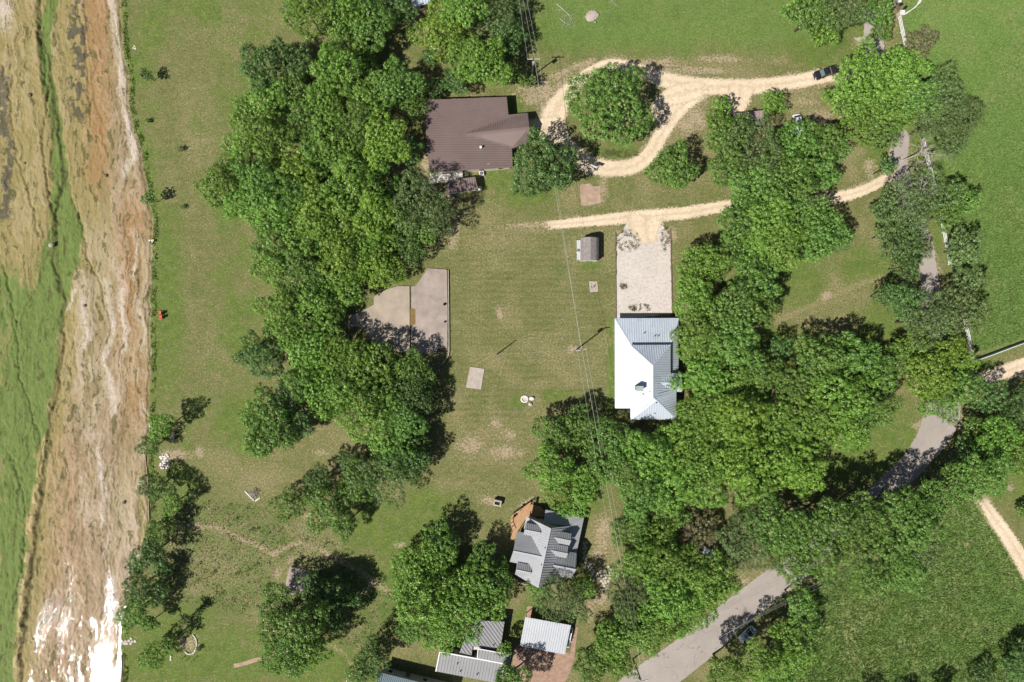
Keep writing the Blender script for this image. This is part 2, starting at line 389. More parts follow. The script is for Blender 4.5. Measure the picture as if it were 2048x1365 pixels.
def ground():
    us = [0, .12, .3, .55, .9, 1.3] + [1.3 + q for q in axis(.55, 204, .55, 900)]
    yh = axis(0, 80, .5, 900); ys = np.array([-q for q in yh[:0:-1]] + yh)
    U, Y = np.meshgrid(np.array(us), ys)
    PY = 682.5 - Y / S
    PX0 = bank_px(PY); X = (PX0 - 1024) * S + U
    PX = X / S + 1024
    Z = -1.15 + 1.15 * sstep(-.15, 1.2, U) + 0 * U
    n_big = fbm(PX / 120, PY / 120, 11, 4); n_med = fbm(PX / 38, PY / 38, 12, 4); n_sm = fbm(PX / 12, PY / 12, 13, 3)
    def blob(cx, cy, rx, ry=None, a=0, soft=.6):
        ry = ry or rx; c, s = math.cos(math.radians(a)), math.sin(math.radians(a))
        dx, dy = PX - cx, PY - cy; u = (dx * c + dy * s) / rx; v = (-dx * s + dy * c) / ry
        return 1 - sstep(1 - soft, 1 + soft, np.hypot(u, v) + (n_sm - .5) * .7 + (n_med - .5) * .5)
    def pol(p, k): return blur(inpoly(PX, PY, p).astype(float), k)
    lush = np.zeros_like(PX); dry = np.zeros_like(PX); bare = np.zeros_like(PX)
    # river lawn: patchy, green by the bank
    lawnL = pol([(225, -700), (600, -700), (520, 200), (520, 1000), (300, 1010), (280, 600)], 10)
    lush += lawnL * (.24 + 2.8 * (n_big - .48) + 1.2 * (n_med - .5)) + .05 + 1.0 * (n_med - .5)
    lush += np.exp(-((PX - PX0) / 17) ** 2) * 1.0
    lush += pol(TOPFIELD, 6) * (.85 + .9 * (n_med - .45)); dry -= pol(TOPFIELD, 6) * .2
    for b in [(1640, 105, 50, 35), (1610, 80, 45, 40), (1690, 60, 90, 60), (1224, 740, 9, 110), (1030, 214, 18, 24), (995, 360, 32, 22), (1180, 532, 22, 8),
              (1750, 880, 120, 80), (1700, 920, 90, 50), (1550, 690, 60, 40), (1800, 300, 90, 60), (1730, 530, 60, 40), (1760, 660, 60, 50), (1850, 480, 40, 60),
              (790, 1060, 90, 60), (760, 1180, 90, 70), (650, 1330, 120, 50), (440, 1310, 120, 60), (350, 1300, 120, 90), (1050, 1250, 22, 40), (1120, 60, 60, 50), 
              (1050, 390, 60, 22), (1185, 1000, 30, 30), (1040, 805, 20, 14), (1110, 790, 30, 12), (760, 1030, 60, 40), (860, 1010, 60, 40), (1250, 305, 50, 12), (1540, 215, 18, 12),
              (1870, 690, 60, 40), (1960, 735, 40, 16), (2010, 950, 70, 60), (1600, 560, 60, 50), (330, 600, 40, 200), (480, 850, 60, 60)]:
        lush = np.maximum(lush, blob(*b) * .95)
    # straw and worn turf
    dry += .40 + 1.6 * (n_med - .5) + .7 * (n_big - .5)
    for b in [(1010, 630, 26, 34), (985, 870, 70, 45), (970, 910, 90, 30), (960, 440, 60, 30), (1060, 460, 90, 12), (1140, 440, 60, 14), (1130, 570, 16, 8), (1080, 770, 40, 14),
              (1205, 1060, 34, 60), (1200, 1200, 30, 40), (1190, 1120, 20, 40), (420, 925, 130, 50), (520, 960, 90, 50), (540, 900, 80, 30), (400, 250, 50, 130), (460, 60, 60, 90),
              (500, 480, 30, 60), (490, 600, 25, 60), (440, 700, 60, 80), (1640, 600, 130, 40, -25), (1720, 590, 50, 60), (1600, 470, 40, 50), (1700, 320, 40, 50), (1650, 230, 60, 25), (600, 1060, 60, 12, 12),
              (560, 1210, 20, 30), (1000, 480, 90, 30), (890, 480, 20, 40), (730, 930, 40, 20), (1250, 130, 130, 18), (1420, 130, 150, 30), (900, 980, 120, 30), (430, 1130, 90, 60), (350, 1110, 40, 60), (1150, 395, 70, 30), (650, 870, 50, 30)]:
        dry = np.maximum(dry, blob(*b, soft=.9) * (.30 + .85 * n_med))
    dry = dry * (1 - .75 * np.clip(lush, 0, 1)) + 0
    # bare soil
    for b in [(990, 846, 13, 9), (1652, 592, 12, 10), (1065, 185, 40, 26, 20), (1105, 205, 30, 30), (1130, 165, 50, 14, -30), (1320, 128, 40, 14), (1385, 235, 36, 40, -30), (1370, 250, 24, 24),
              (1400, 142, 90, 8), (1440, 118, 60, 8), (1000, 628, 8, 14), (1143, 700, 9, 10), (1155, 698, 8, 6), (580, 1122, 8, 12), (555, 1145, 10, 20), (800, 1090, 12, 8), (350, 910, 40, 12), (400, 905, 14, 12), 
              (980, 1000, 22, 12), (1725, 85, 28, 14), (1750, 95, 20, 10), (1770, 220, 10, 10), (1740, 335, 16, 20), (1610, 205, 40, 8), (1640, 235, 30, 18), (1560, 200, 30, 8), (835, 40, 14, 30), (700, 650, 20, 12), (1840, 850, 14, 20), (1925, 850, 14, 22),
              (1205, 375, 10, 30), (1240, 465, 20, 6), (1345, 470, 12, 20), (1935, 1088, 14, 7, -20), (1754, 1292, 7, 8), (1690, 1322, 8, 5), (1930, 1210, 6, 5), (1788, 1310, 5, 4), (2020, 975, 10, 9), (620, 1035, 24, 6, 15), (1050, 1005, 26, 5, -30), (900, 400, 30, 12), (905, 470, 14, 40), (850, 330, 10, 40), (790, 330, 30, 30),
              (1490, 1165, 20, 10), (1530, 1150, 16, 8), (376, 1286, 26, 22), (1180, 1215, 10, 30), (1205, 1070, 20, 46), (1196, 1120, 16, 30), (1205, 1195, 18, 26), (1085, 175, 30, 24), (1120, 150, 40, 12, -28), (1098, 215, 24, 30), (1160, 130, 40, 8, -20), (1010, 905, 40, 14), (940, 890, 30, 20), (1020, 870, 16, 12), (640, 905, 20, 8), (890, 1090, 30, 20), (1000, 1180, 20, 60)]:
        bare = np.maximum(bare, blob(*b, soft=.8))
    tr = [(320, 1050), (430, 1055), (500, 1085), (545, 1110), (600, 1085), (650, 1105), (730, 1150), (790, 1195)]
    pathm = np.exp(-(segdist(PX, PY, tr) / 8) ** 2) + .8 * np.exp(-(segdist(PX, PY, [(640, 1275), (690, 1310), (712, 1345)]) / 5) ** 2) \
        + .8 * np.exp(-(segdist(PX, PY, [(750, 1165), (715, 1195)]) / 6) ** 2)
    dry = np.maximum(dry, pathm * .9); bare = np.maximum(bare, pathm * .85)
    LOOP = [(1720, 148), (1600, 162), (1520, 173), (1390, 172), (1275, 140), (1225, 128), (1180, 146), (1138, 182), (1104, 235), (1110, 275), (1175, 328), (1215, 337), (1262, 334), (1298, 310), (1322, 270), (1372, 202), (1400, 178)]
    LANE = [(1140, 447), (1250, 436), (1370, 426), (1500, 408), (1600, 404), (1680, 394), (1775, 356)]
    for ln, hw_ in ((LOOP, 17), (LANE, 10), ([(1962, 998), (2012, 1070), (2110, 1240)], 14), ([(2130, 700), (2048, 732), (1950, 766)], 15), ([(1800, 280), (1815, 400), (1857, 540), (1880, 700), (1893, 780), (1882, 840), (1845, 905), (1790, 962), (1600, 1130), (1470, 1228), (1320, 1348)], 24)):
        bare = np.maximum(bare, .78 * (1 - sstep(hw_ - 2, hw_ + 9, segdist(PX, PY, ln) + (n_sm - .5) * 12)))
    bare = np.maximum(bare, .7 * pol([(1228, 458), (1345, 450), (1350, 640), (1228, 645)], 4))
    
    for c in ((990, 846), (1652, 592)):   # worn spokes round the bare spots
        for a in (20, 95, 150, 215, 290, 335):
            e = (c[0] + 34 * math.cos(math.radians(a)), c[1] + 30 * math.sin(math.radians(a)))
            bare = np.maximum(bare, .62 * np.exp(-(segdist(PX, PY, [c, e]) / 2.2) ** 2))
    track = np.exp(-(segdist(PX, PY, [(1540, 650), (1640, 605), (1700, 575), (1770, 555)]) / 10) ** 2)
    dry = np.maximum(dry, track * .8)
    leftdrive = np.exp(-(segdist(PX, PY, [(930, 455), (1030, 452), (1120, 447)]) / 10) ** 2) * sstep(900, 1060, PX)
    bare = np.maximum(bare, leftdrive * .95)
    meadow = np.maximum(pol(MEADOW[0], 3), pol(MEADOW[1], 3)); meadow = np.maximum(meadow, pol(TOPFIELD, 5) * .55)
    rough = np.maximum(pol(ROUGH[0], 4), pol(ROUGH[1], 4))
    mown = pol([(900, 430), (1225, 460), (1228, 820), (1100, 830), (1060, 960), (890, 960), (900, 600)], 12)
    bankm = np.exp(-(np.clip(PX - PX0 - 3, 0, 99) / 7) ** 2)
    one = np.ones_like(PX); cl = lambda q: np.clip(q, 0, 1)
    bare = np.maximum(bare, (U < .35) * .6)
    m1 = np.stack([cl(lush), cl(dry), cl(bare), one], -1); m2 = np.stack([cl(meadow), cl(rough), cl(mown), one], -1)

    t = NT('turf')
    a1 = t.attr('m1'); a2 = t.attr('m2')
    s1 = t.n('ShaderNodeSeparateColor'); t.l(a1.outputs['Color'], s1.inputs[0]); s2 = t.n('ShaderNodeSeparateColor'); t.l(a2.outputs['Color'], s2.inputs[0])
    L_, D_, B_ = s1.outputs; Me, Ro, Mo = s2.outputs
    nb = t.noise(.07, 5, .6); nm = t.noise(.45, 5, .65); nf = t.noise(2.2, 4, .7); ns = t.noise(6.5, 3, .7)
    st = t.noise(1.3, 4, .7, stretch=(.22, 2.2, 1), rot=math.radians(8)); st2 = t.noise(.8, 4, .65, stretch=(.18, 1.3, 1), rot=math.radians(-10)); sq = t.noise(3.2, 2, .6); sq2 = t.noise(2.4, 3, .75, stretch=(1, 1, 1))
    base = t.mix(t.rng(nm, .35, .65), (.202, .198, .076), (.142, .165, .050))
    base = t.mix(t.math('MULTIPLY', Mo, t.rng(st, .42, .62, 0, .75)), base, (.240, .215, .100))
    wvt = t.n('ShaderNodeTexWave', bands_direction='Y'); wvt.inputs['Scale'].default_value = .22; wvt.inputs['Distortion'].default_value = 3.5; wvt.inputs['Detail'].default_value = 2; wvt.inputs['Detail Scale'].default_value = .25; t.l(t.pos(), wvt.inputs['Vector'])
    base = t.mix(t.math('MULTIPLY', Mo, t.rng(wvt.outputs['Fac'], .45, 1, 0, .4)), base, (.105, .118, .036))
    base = t.mix(t.math('MULTIPLY', Mo, t.rng(st2, .5, .66, 0, .5)), base, (.105, .122, .036))
    g = t.math('ADD', t.math('MULTIPLY', L_, .85), t.rng(nf, .25, .75, -.42, .42)); g = t.math('ADD', g, t.rng(nm, .3, .7, -.2, .2))
    green = t.mix(t.rng(nm, .35, .68), (.098, .165, .030), (.158, .220, .044)); green = t.mix(t.rng(nf, .55, .75, 0, .45), green, (.170, .180, .060))
    base = t.mix(t.rng(g, .1, .75), base, green)
    # mottled turf: thin straw-coloured spots, darker clover, tufts
    mott = t.noise(.85, 7, .78); mo2 = t.noise(.23, 5, .7)
    base = t.mix(t.rng(mott, .52, .66, 0, .62), base, (.285, .245, .140)); base = t.mix(t.rng(mott, .34, .47, .6, 0), base, (.080, .112, .030))
    base = t.mix(t.rng(mo2, .54, .68, 0, .45), base, (.245, .205, .110)); base = t.mix(t.rng(mo2, .34, .46, .5, 0), base, (.100, .150, .036))
    # rough herb garden
    rg = t.mix(t.rng(nm, .42, .66), (.110, .175, .040), (.230, .205, .105)); rg = t.mix(t.rng(nf, .56, .72, 0, .55), rg, (.070, .120, .028))
    base = t.mix(t.math('MULTIPLY', Ro, t.rng(nm, .2, .5, .35, .95)), base, rg)
    # tall meadow grass
    mst = t.noise(2.6, 4, .65, stretch=(1, 1, 1)); mst2 = t.noise(1.5, 4, .6, stretch=(.55, 1.5, 1), rot=math.radians(-35))
    md = t.mix(t.rng(nb, .35, .65), (.120, .235, .055), (.185, .280, .066)); md = t.mix(t.rng(mst2, .48, .66, 0, .7), md, (.066, .145, .034)); md = t.mix(t.rng(mst, .52, .66, 0, .65), md, (.215, .300, .105)); md = t.mix(t.rng(nm, .56, .74, 0, .55), md, (.175, .200, .072))
    md = t.mix(t.rng(mo2, .36, .5, .4, 0), md, (.075, .165, .036)); md = t.mix(t.rng(mott, .56, .70, 0, .4), md, (.240, .300, .105))
    base = t.mix(Me, base, md)
    # straw
    d = t.math('ADD', D_, t.rng(nf, .3, .7, -.42, .42)); d = t.math('ADD', d, t.rng(ns, .3, .7, -.22, .22))
    base = t.mix(t.rng(d, .38, 1.05, 0, .85), base, (.36, .285, .165))
    sp = t.math('MULTIPLY', t.rng(sq, .60, .68), t.rng(D_, .0, .6, .22, .9)); base = t.mix(sp, base, (.52, .43, .30))
    # bare soil
    b = t.math('ADD', t.math('MULTIPLY', B_, .72), t.rng(nf, .3, .7, -.36, .36)); b = t.math('ADD', b, t.rng(sq2, .3, .7, -.25, .25)); b = t.math('ADD', b, t.rng(nm, .3, .7, -.2, .2))
    soil = t.mix(t.rng(sq2, .35, .65), (.57, .445, .33), (.42, .31, .215))
    base = t.mix(t.rng(b, .40, .85, 0, .95), base, soil)
    base = t.mix(t.rng(sq2, .3, .62, .55, 0), base, tuple([.045, .055, .018])); base = t.mix(t.rng(ns, .3, .6, .3, 0), base, (.04, .045, .015))
    t.set(Base_Color=base, Roughness=.95); t.b.inputs['Specular IOR Level'].default_value = .1
    hh = t.math('ADD', t.math('MULTIPLY', nf, .7), t.math('MULTIPLY', ns, .5)); t.bump(hh, .9, .2)
    o = link('ground', grid_mesh('ground', X, Y, Z, t.m, [('m1', m1), ('m2', m2)])); setp(o, kind='structure')
    return o
ground()

def river():
    xs = np.concatenate([-np.array(axis(115, 116, .5, 700))[::-1], np.arange(-114.6, -74.0, .16)])
    yh = axis(0, 78, .2, 700); ys = np.array([-q for q in yh[:0:-1]] + yh)
    X, Y = np.meshgrid(xs, ys); PX = X / S + 1024; PY = 682.5 - Y / S
    # the beds run with the stream: warp across, stretch along
    PYs = PY + 0 * PX
    drift = np.interp(PY, [-200, 0, 300, 450, 600, 800, 1000, 1365, 1700], [-40, -35, 8, 14, 20, 8, -8, -40, -70])
    U = PX - drift; wv = (fbm(PX / 60, PY / 60, 31, 4) - .5) * 30 + (fbm(PX / 16, PY / 26, 35, 4) - .5) * 16 + (fbm(PX / 6, PY / 6, 38, 3) - .5) * 6
    U2 = U + wv
    beds = fbm(U2 / 24, PY / 300, 32, 3); f1 = fbm(U2 / 7, PY / 90, 33, 4); f2 = fbm(PX / 5, PY / 7, 34, 3)
    T = beds * 7 + f1 * 1.2
    fr = T - np.floor(T); terr = np.floor(T) + sstep(.72, .9, fr)
    f3 = fbm(PX / 4.5, PY / 9, 39, 3); f4 = fbm(PX / 14, PY / 40, 40, 4)
    Z = -.66 + (terr - 3.8) * .07 + (f1 - .5) * .22 + (f2 - .5) * .16 + (f3 - .5) * (.16 + .2 * sstep(800, 1050, PY)) + (f4 - .5) * .25
    # deep green channel
    ch = np.interp(PY, [-700, 0, 100, 200, 300, 350, 450, 550, 620, 700, 800, 900, 1000, 1100, 1200, 1365, 2000], [92, 92, 90, 100, 110, 118, 128, 108, 78, 52, 46, 40, 34, 16, 8, 0, -60])
    hw = np.interp(PY, [-700, 0, 100, 200, 300, 350, 450, 550, 620, 700, 800, 900, 1000, 1100, 1200, 1365, 2000], [22, 22, 18, 12, 14, 18, 28, 40, 52, 55, 62, 46, 30, 32, 30, 34, 60])
    wob = (fbm(PX / 30, PY / 70, 36, 4) - .5) * 34 + (fbm(PX / 9, PY / 14, 37, 3) - .5) * 8
    dch = np.abs(PX - ch + wob) / hw; green = 1 - sstep(.55, 1.2, dch + (f1 - .5) * .6); green = np.maximum(green, (1 - sstep(.5, 1.15, (PX - ch + wob) / hw + (f1 - .5) * .5)) * sstep(440, 620, PY + wob * 2) * (.55 + .45 * sstep(.35, .6, f4)))
    green = green * (.86 + .14 * sstep(300, 560, PY))
    Z = Z - green * .35
    # dark slots cut along the channel sides
    for (pts, wd, dp) in (([(70, -100), (75, 60), (90, 120), (108, 230), (118, 300), (125, 360), (108, 400), (104, 470), (100, 520), (112, 560), (125, 600), (118, 640), (128, 680), (112, 740), (118, 780), (95, 830), (92, 900), (83, 950), (78, 1000), (66, 1060), (62, 1120), (52, 1200), (40, 1290), (38, 1400)], 4.0, .55),
                          ([(125, 340), (140, 390), (152, 440), (165, 480), (172, 520), (196, 570), (205, 620)], 2.2, .35),
                          ([(70, 60), (82, 120), (92, 200), (80, 260), (84, 340), (98, 420)], 2.4, .4),
                          ([(0, 530), (18, 600), (26, 660), (34, 760), (65, 850), (78, 900), (74, 960)], 2.6, .35),
                          ([(14, 910), (38, 980), (45, 1040), (40, 1120), (22, 1220)], 2.0, .35),
                          ([(0, 130), (14, 190), (20, 260), (30, 320), (60, 400), (72, 470)], 2.6, .3), ([(150, 0), (168, 90), (172, 160), (180, 250)], 2.4, .25)):
        q = [(a + 0, b) for a, b in pts]
        dd = segdist(PX + (fbm(PX / 12, PY / 12, 41, 3) - .5) * 12, PY, q)
        Z = Z - dp * np.exp(-(dd / wd) ** 2)
    # raised shelf beside the lower slot
    sh = segdist(PX + (fbm(PX / 16, PY / 30, 42, 3) - .5) * 14, PY, [(84, 880), (72, 960), (62, 1010), (54, 1070), (44, 1140), (36, 1230), (30, 1300), (28, 1420)])
    shelf = np.exp(-(sh / 7) ** 2) * (vnoise(PX * 0, PY / 26, 44) > .28)
    Z = Z + .34 * shelf
    bk = bank_px(PY); Z = np.where(PX > bk - 2, Z - .25, Z); Z = np.minimum(Z, -.40 + .1 * shelf)
    # what lies on the bed, plus painted ledge shade and sky reflection
    n1 = fbm(U2 / 30, PY / 130, 51, 4); n2 = fbm(U2 / 11, PY / 60, 52, 4); n3 = fbm(PX / 9, PY / 12, 53, 4)
    white = np.zeros_like(PX)
    for pts, wd in (([(212, -100), (216, 0), (226, 90), (243, 170), (250, 250), (266, 310), (245, 345)], 11), ([(208, 560), (222, 650), (205, 720), (225, 830)], 9), ([(236, 580), (246, 700)], 7), ([(275, 600), (284, 680), (272, 760)], 5),
                    ([(165, 600), (170, 700), (178, 760)], 9), ([(148, 580), (128, 620)], 5), ([(190, 900), (210, 990), (200, 1050)], 8), ([(280, 800), (290, 860)], 4), ([(272, 470), (262, 560)], 5)):
        white = np.maximum(white, np.exp(-(segdist(PX + wv * .6, PY, pts) / wd) ** 2))
    white = white * sstep(.25, .6, n2 + .15); white = np.maximum(white, np.exp(-((PX - 5) / 22) ** 2 - ((PY - 20) / 50) ** 2))  # pale rock streaks; last term paints the sky's reflection at the top left
    dark = np.exp(-((PX + wv * .8 - 6) / 16) ** 2) * sstep(60, 170, PY) * (1 - sstep(420, 470, PY)) * sstep(.3, .6, n3 * .6 + n2 * .45) + np.exp(-((PX + wv - 152) / 20) ** 2) * (1 - sstep(200, 290, PY)) * sstep(.42, .56, n3) * 1.2
    dark = np.maximum(dark, np.exp(-((PX - 150) / 60) ** 2 - ((PY - 850) / 130) ** 2) * sstep(.5, .62, n3) * .5)
    orange = np.exp(-((PX + wv * .5 - 190) / 28) ** 2) * (1 - sstep(330, 420, PY)) * .9 + np.exp(-((PX - 262) / 34) ** 2) * sstep(330, 450, PY) * (1 - sstep(760, 950, PY)) * .8 + np.exp(-((PX - 130) / 60) ** 2) * sstep(760, 900, PY) * .35
    orange = orange * (.4 + 1.1 * n2)
    pale = sstep(.46, .66, n1 * .6 + n2 * .5) * sstep(100, 170, PX) * sstep(350, 520, PY)
    olive = (1 - sstep(150, 230, PX - np.interp(PY, [0, 500, 900, 1365], [0, 30, -60, -130]))) * .75 + sstep(240, 290, PX) * sstep(880, 1000, PY) * .6
    edge = np.clip(sstep(.62, .74, fr) * (1 - sstep(.84, .96, fr)), 0, 1) * .95 * sstep(.38, .56, n3)  # shade along ledge steps and the main slot, put into the colour
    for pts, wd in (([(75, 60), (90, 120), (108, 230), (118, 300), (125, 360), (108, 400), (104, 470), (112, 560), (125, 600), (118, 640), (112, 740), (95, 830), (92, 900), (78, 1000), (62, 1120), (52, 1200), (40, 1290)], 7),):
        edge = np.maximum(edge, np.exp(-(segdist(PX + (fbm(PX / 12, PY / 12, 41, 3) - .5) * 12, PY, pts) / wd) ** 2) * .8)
    one = np.ones_like(PX); cl = lambda q: np.clip(q, 0, 1)
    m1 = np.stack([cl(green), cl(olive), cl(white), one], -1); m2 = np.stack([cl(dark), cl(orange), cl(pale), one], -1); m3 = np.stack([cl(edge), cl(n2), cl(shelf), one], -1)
    t = NT('river_bed_rock')
    ss = []
    for nm in ('m1', 'm2', 'm3'):
        a = t.attr(nm); q = t.n('ShaderNodeSeparateColor'); t.l(a.outputs['Color'], q.inputs[0]); ss += list(q.outputs)
    G, O, Wt, Dk, Og, Pl, EdgeShade, N2, Sh = ss
    nf = t.noise(1.8, 5, .7); ns = t.noise(6, 3, .7); nm = t.noise(.5, 5, .65, stretch=(1, .35, 1)); fl = t.noise(2.0, 5, .75, stretch=(1, .3, 1))
    c = t.mix(t.rng(nm, .35, .65), (.40, .315, .215), (.285, .21, .135)); c = t.mix(t.rng(fl, .48, .66, 0, .65), c, (.20, .14, .085))
    c = t.mix(t.math('MULTIPLY', O, t.rng(nm, .3, .7, .75, 1)), c, t.mix(t.rng(fl, .35, .65), (.245, .215, .075), (.385, .315, .145)))
    c = t.mix(t.rng(t.math('ADD', Og, t.rng(nf, .3, .7, -.2, .2)), .1, .8, 0, .85), c, (.36, .215, .115))
    c = t.mix(t.rng(t.math('ADD', Pl, t.rng(nf, .3, .7, -.3, .3)), .3, .9, 0, .65), c, (.45, .365, .28))
    c = t.mix(t.rng(t.math('ADD', Wt, t.rng(nf, .3, .7, -.4, .4)), .38, .95, 0, .75), c, (.56, .49, .43))
    c = t.mix(t.rng(t.math('ADD', G, t.rng(nm, .3, .7, -.12, .12)), .3, .75), c, t.mix(t.rng(fl, .35, .65), (.115, .190, .046), (.200, .250, .088)))
    c = t.mix(Sh, c, (.42, .335, .175))
    c = t.mix(t.rng(t.math('ADD', Dk, t.rng(nf, .3, .7, -.45, .45)), .3, .75, 0, .85), c, (.085, .08, .07))
    c = t.mix(t.rng(t.math('ADD', EdgeShade, t.rng(nf, .3, .7, -.25, .25)), .25, .9, 0, .8), c, (.095, .095, .035))
    c = t.mix(t.rng(ns, .3, .7, .35, 0), c, (.12, .09, .05))
    t.set(Base_Color=c, Roughness=.9); t.b.inputs['Specular IOR Level'].default_value = .15
    t.bump(t.math('ADD', t.math('MULTIPLY', nf, .7), t.math('MULTIPLY', fl, .6)), .8, .12)
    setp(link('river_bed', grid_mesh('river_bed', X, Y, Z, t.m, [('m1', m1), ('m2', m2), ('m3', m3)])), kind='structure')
    # clear shallow water
    xs2 = np.concatenate([-np.array(axis(116, 117, 1, 700))[::-1], np.arange(-115, -71.9, .6)]); ys2 = np.array([-q for q in axis(0, 80, 2, 700)[:0:-1]] + axis(0, 80, 2, 700))
    X2, Y2 = np.meshgrid(xs2, ys2); PX2 = X2 / S + 1024; PY2 = 682.5 - Y2 / S; lim = np.interp(PY2, [0, 500, 700, 900, 1000, 1100, 1200, 1365], [60, 130, 110, 92, 80, 66, 56, 44]); rip = sstep(0, 40, PX2 - lim); rip = np.stack([rip, rip, rip, rip * 0 + 1], -1); X2 = np.minimum(X2, (bank_px(682.5 - Y2 / S) + 3 - 1024) * S)
    t = NT('clear_water'); t.t.nodes.remove(t.b)
    r1 = t.noise(1.1, 3, .6, stretch=(1, .55, 1)); r2 = t.noise(3.2, 4, .6, stretch=(1, .6, 1)); calm = t.noise(.22, 4, .6, stretch=(1, .22, 1))
    hgt = t.math('ADD', t.math('MULTIPLY', r1, .6), t.math('MULTIPLY', r2, .5))
    bp = t.n('ShaderNodeBump'); bp.inputs['Strength'].default_value = 1.0
    bp.inputs['Distance'].default_value = .10
    t.l(t.math('MULTIPLY', t.math('MULTIPLY', hgt, t.rng(calm, .42, .60, .3, 1.25)), t.rng(t.attr('rip').outputs['Fac'], 0, 1, .08, 1)), bp.inputs['Height'])
    gl = t.n('ShaderNodeBsdfGlossy'); gl.inputs['Roughness'].default_value = .03; tr = t.n('ShaderNodeBsdfTransparent'); tr.inputs['Color'].default_value = (.93, .95, .90, 1)
    fz = t.n('ShaderNodeFresnel'); fz.inputs['IOR'].default_value = 1.33
    t.l(bp.outputs[0], gl.inputs['Normal']); t.l(bp.outputs[0], fz.inputs['Normal'])
    mx = t.n('ShaderNodeMixShader'); t.l(fz.outputs[0], mx.inputs[0]); t.l(tr.outputs[0], mx.inputs[1]); t.l(gl.outputs[0], mx.inputs[2]); t.l(mx.outputs[0], t.out.inputs['Surface'])
    setp(link('river_water', grid_mesh('river_water', X2, Y2, X2 * 0 - .635, t.m, [('rip', rip)])), kind='structure')
river()

# ------------------------------------------------------------------ roads, drives, paths (flat sheets a step above the ground)
def catmull(pts, step):
    pts = [np.array(p, float) for p in pts]; pts = [2 * pts[0] - pts[1]] + pts + [2 * pts[-1] - pts[-2]]
    out = []
    for i in range(1, len(pts) - 2):
        p0, p1, p2, p3 = pts[i - 1:i + 3]; n = max(2, int(np.hypot(*(p2 - p1)[:2]) / step))
        for k in range(n):
            t = k / n
            out.append(.5 * ((2 * p1) + (-p0 + p2) * t + (2 * p0 - 5 * p1 + 4 * p2 - p3) * t * t + (-p0 + 3 * p1 - 3 * p2 + p3) * t ** 3))
    out.append(pts[-2]); return np.array(out)
def ribbon(name, pts, z, mat, jit=2.0, seed=1):
    q = catmull(pts, 3.0); d = np.gradient(q[:, :2], axis=0); d /= np.linalg.norm(d, axis=1)[:, None] + 1e-9
    nrm = np.stack([-d[:, 1], d[:, 0]], -1); L = np.arange(len(q)) * 3.0
    rows = []
    for k in range(7):
        f = (-1, -.72, -.4, 0, .4, .72, 1)[k]
        j = ((fbm(L / 9, L * 0 + seed * 7.7 + (k > 3) * 31, seed, 3) - .5) * 2 * jit + (fbm(L / 2.5, L * 0 + seed * 3.1 + k, seed + 3, 2) - .5) * jit) if k in (0, 6) else 0
        rows.append(q[:, :2] + nrm * (f * q[:, 2] / 2 + j * (1 if k == 6 else -1))[:, None])
    R = np.stack(rows, 0); X = (R[..., 0] - 1024) * S; Y = (682.5 - R[..., 1]) * S
    cv = np.repeat(np.array([0, .5, 1, 1, 1, .5, 0.])[:, None], X.shape[1], 1); nl = X.shape[1]; cap = np.minimum(1, np.minimum(np.arange(nl), np.arange(nl)[::-1]) / min(16, max(3, nl // 5)) + .12)[None, :]; cv = np.minimum(cv, np.maximum(cap, 0)); cv = np.stack([cv, cv, cv, cv * 0 + 1], -1)
    ln = np.repeat(np.array([1, .72, .4, 0, .4, .72, 1.])[:, None], X.shape[1], 1); ln = np.stack([ln, ln, ln, ln * 0 + 1], -1)
    me = grid_mesh(name, X, Y, X * 0 + z, mat, [('cov', cv), ('lane', ln)])
    bm = bmesh.new(); bm.from_mesh(me); bmesh.ops.recalc_face_normals(bm, faces=bm.faces)
    if bm.faces and sum(f.normal.z for f in bm.faces) < 0: bmesh.ops.reverse_faces(bm, faces=bm.faces)
    bm.to_mesh(me); bm.free()
    return setp(link(name, me), kind='structure')
def sheet(name, poly, z, mat, jit=1.0, seed=1, z0=None, parent=None):
    """a flat or slab-like patch with an uneven edge"""
    out = []; n = len(poly)
    for i in range(n):
        a = np.array(poly[i], float); b = np.array(poly[(i + 1) % n], float); k = max(1, int(np.hypot(*(b - a)) / 3))
        for s_ in range(k): out.append(a + (b - a) * s_ / k)
    out = np.array(out); i = np.arange(len(out))
    out[:, 0] += (fbm(i / 2.3, i * 0 + seed, seed + 60, 3) - .5) * 2 * jit; out[:, 1] += (fbm(i / 2.3, i * 0 + seed + 9, seed + 61, 3) - .5) * 2 * jit
    mb = MB(); mb.prism([((x - 1024) * S, (682.5 - y) * S) for x, y in out], -.05 if z0 is None else z0, z)
    o = mb.build(name, mat, parent)
    return o if parent else setp(o, kind='structure')

ribbon('road', [(1752, 20, 40), (1748, 90, 40), (1762, 170, 34), (1782, 235, 34), (1800, 280, 36), (1796, 325, 38), (1815, 400, 36), (1845, 480, 34), (1857, 540, 34), (1862, 600, 36), (1880, 700, 40), (1893, 780, 50), (1882, 840, 70),
                (1845, 905, 54), (1790, 962, 46), (1700, 1040, 48), (1600, 1130, 52), (1545, 1170, 60), (1470, 1228, 62), (1400, 1288, 68), (1320, 1348, 74), (1230, 1410, 72), (1100, 1500, 72)], .02, M['asphalt'], 1.6, 3)
GE = M['gravel_edge']
ribbon('gravel_drive', [(1720, 148, 36), (1660, 150, 38), (1600, 162, 36), (1520, 173, 40), (1440, 174, 42), (1390, 172, 44), (1330, 160, 40), (1275, 140, 32), (1225, 128, 26), (1180, 146, 30), (1138, 182, 42), (1110, 225, 60), (1106, 262, 66), (1135, 302, 58), (1170, 326, 50)], .02, GE, 2.2, 5)
ribbon('gravel_drive', [(1140, 306, 46), (1175, 328, 46), (1215, 337, 42), (1262, 334, 40), (1298, 310, 40), (1322, 270, 38), (1350, 226, 42), (1385, 192, 46), (1420, 178, 36)], .024, GE, 2.2, 6)
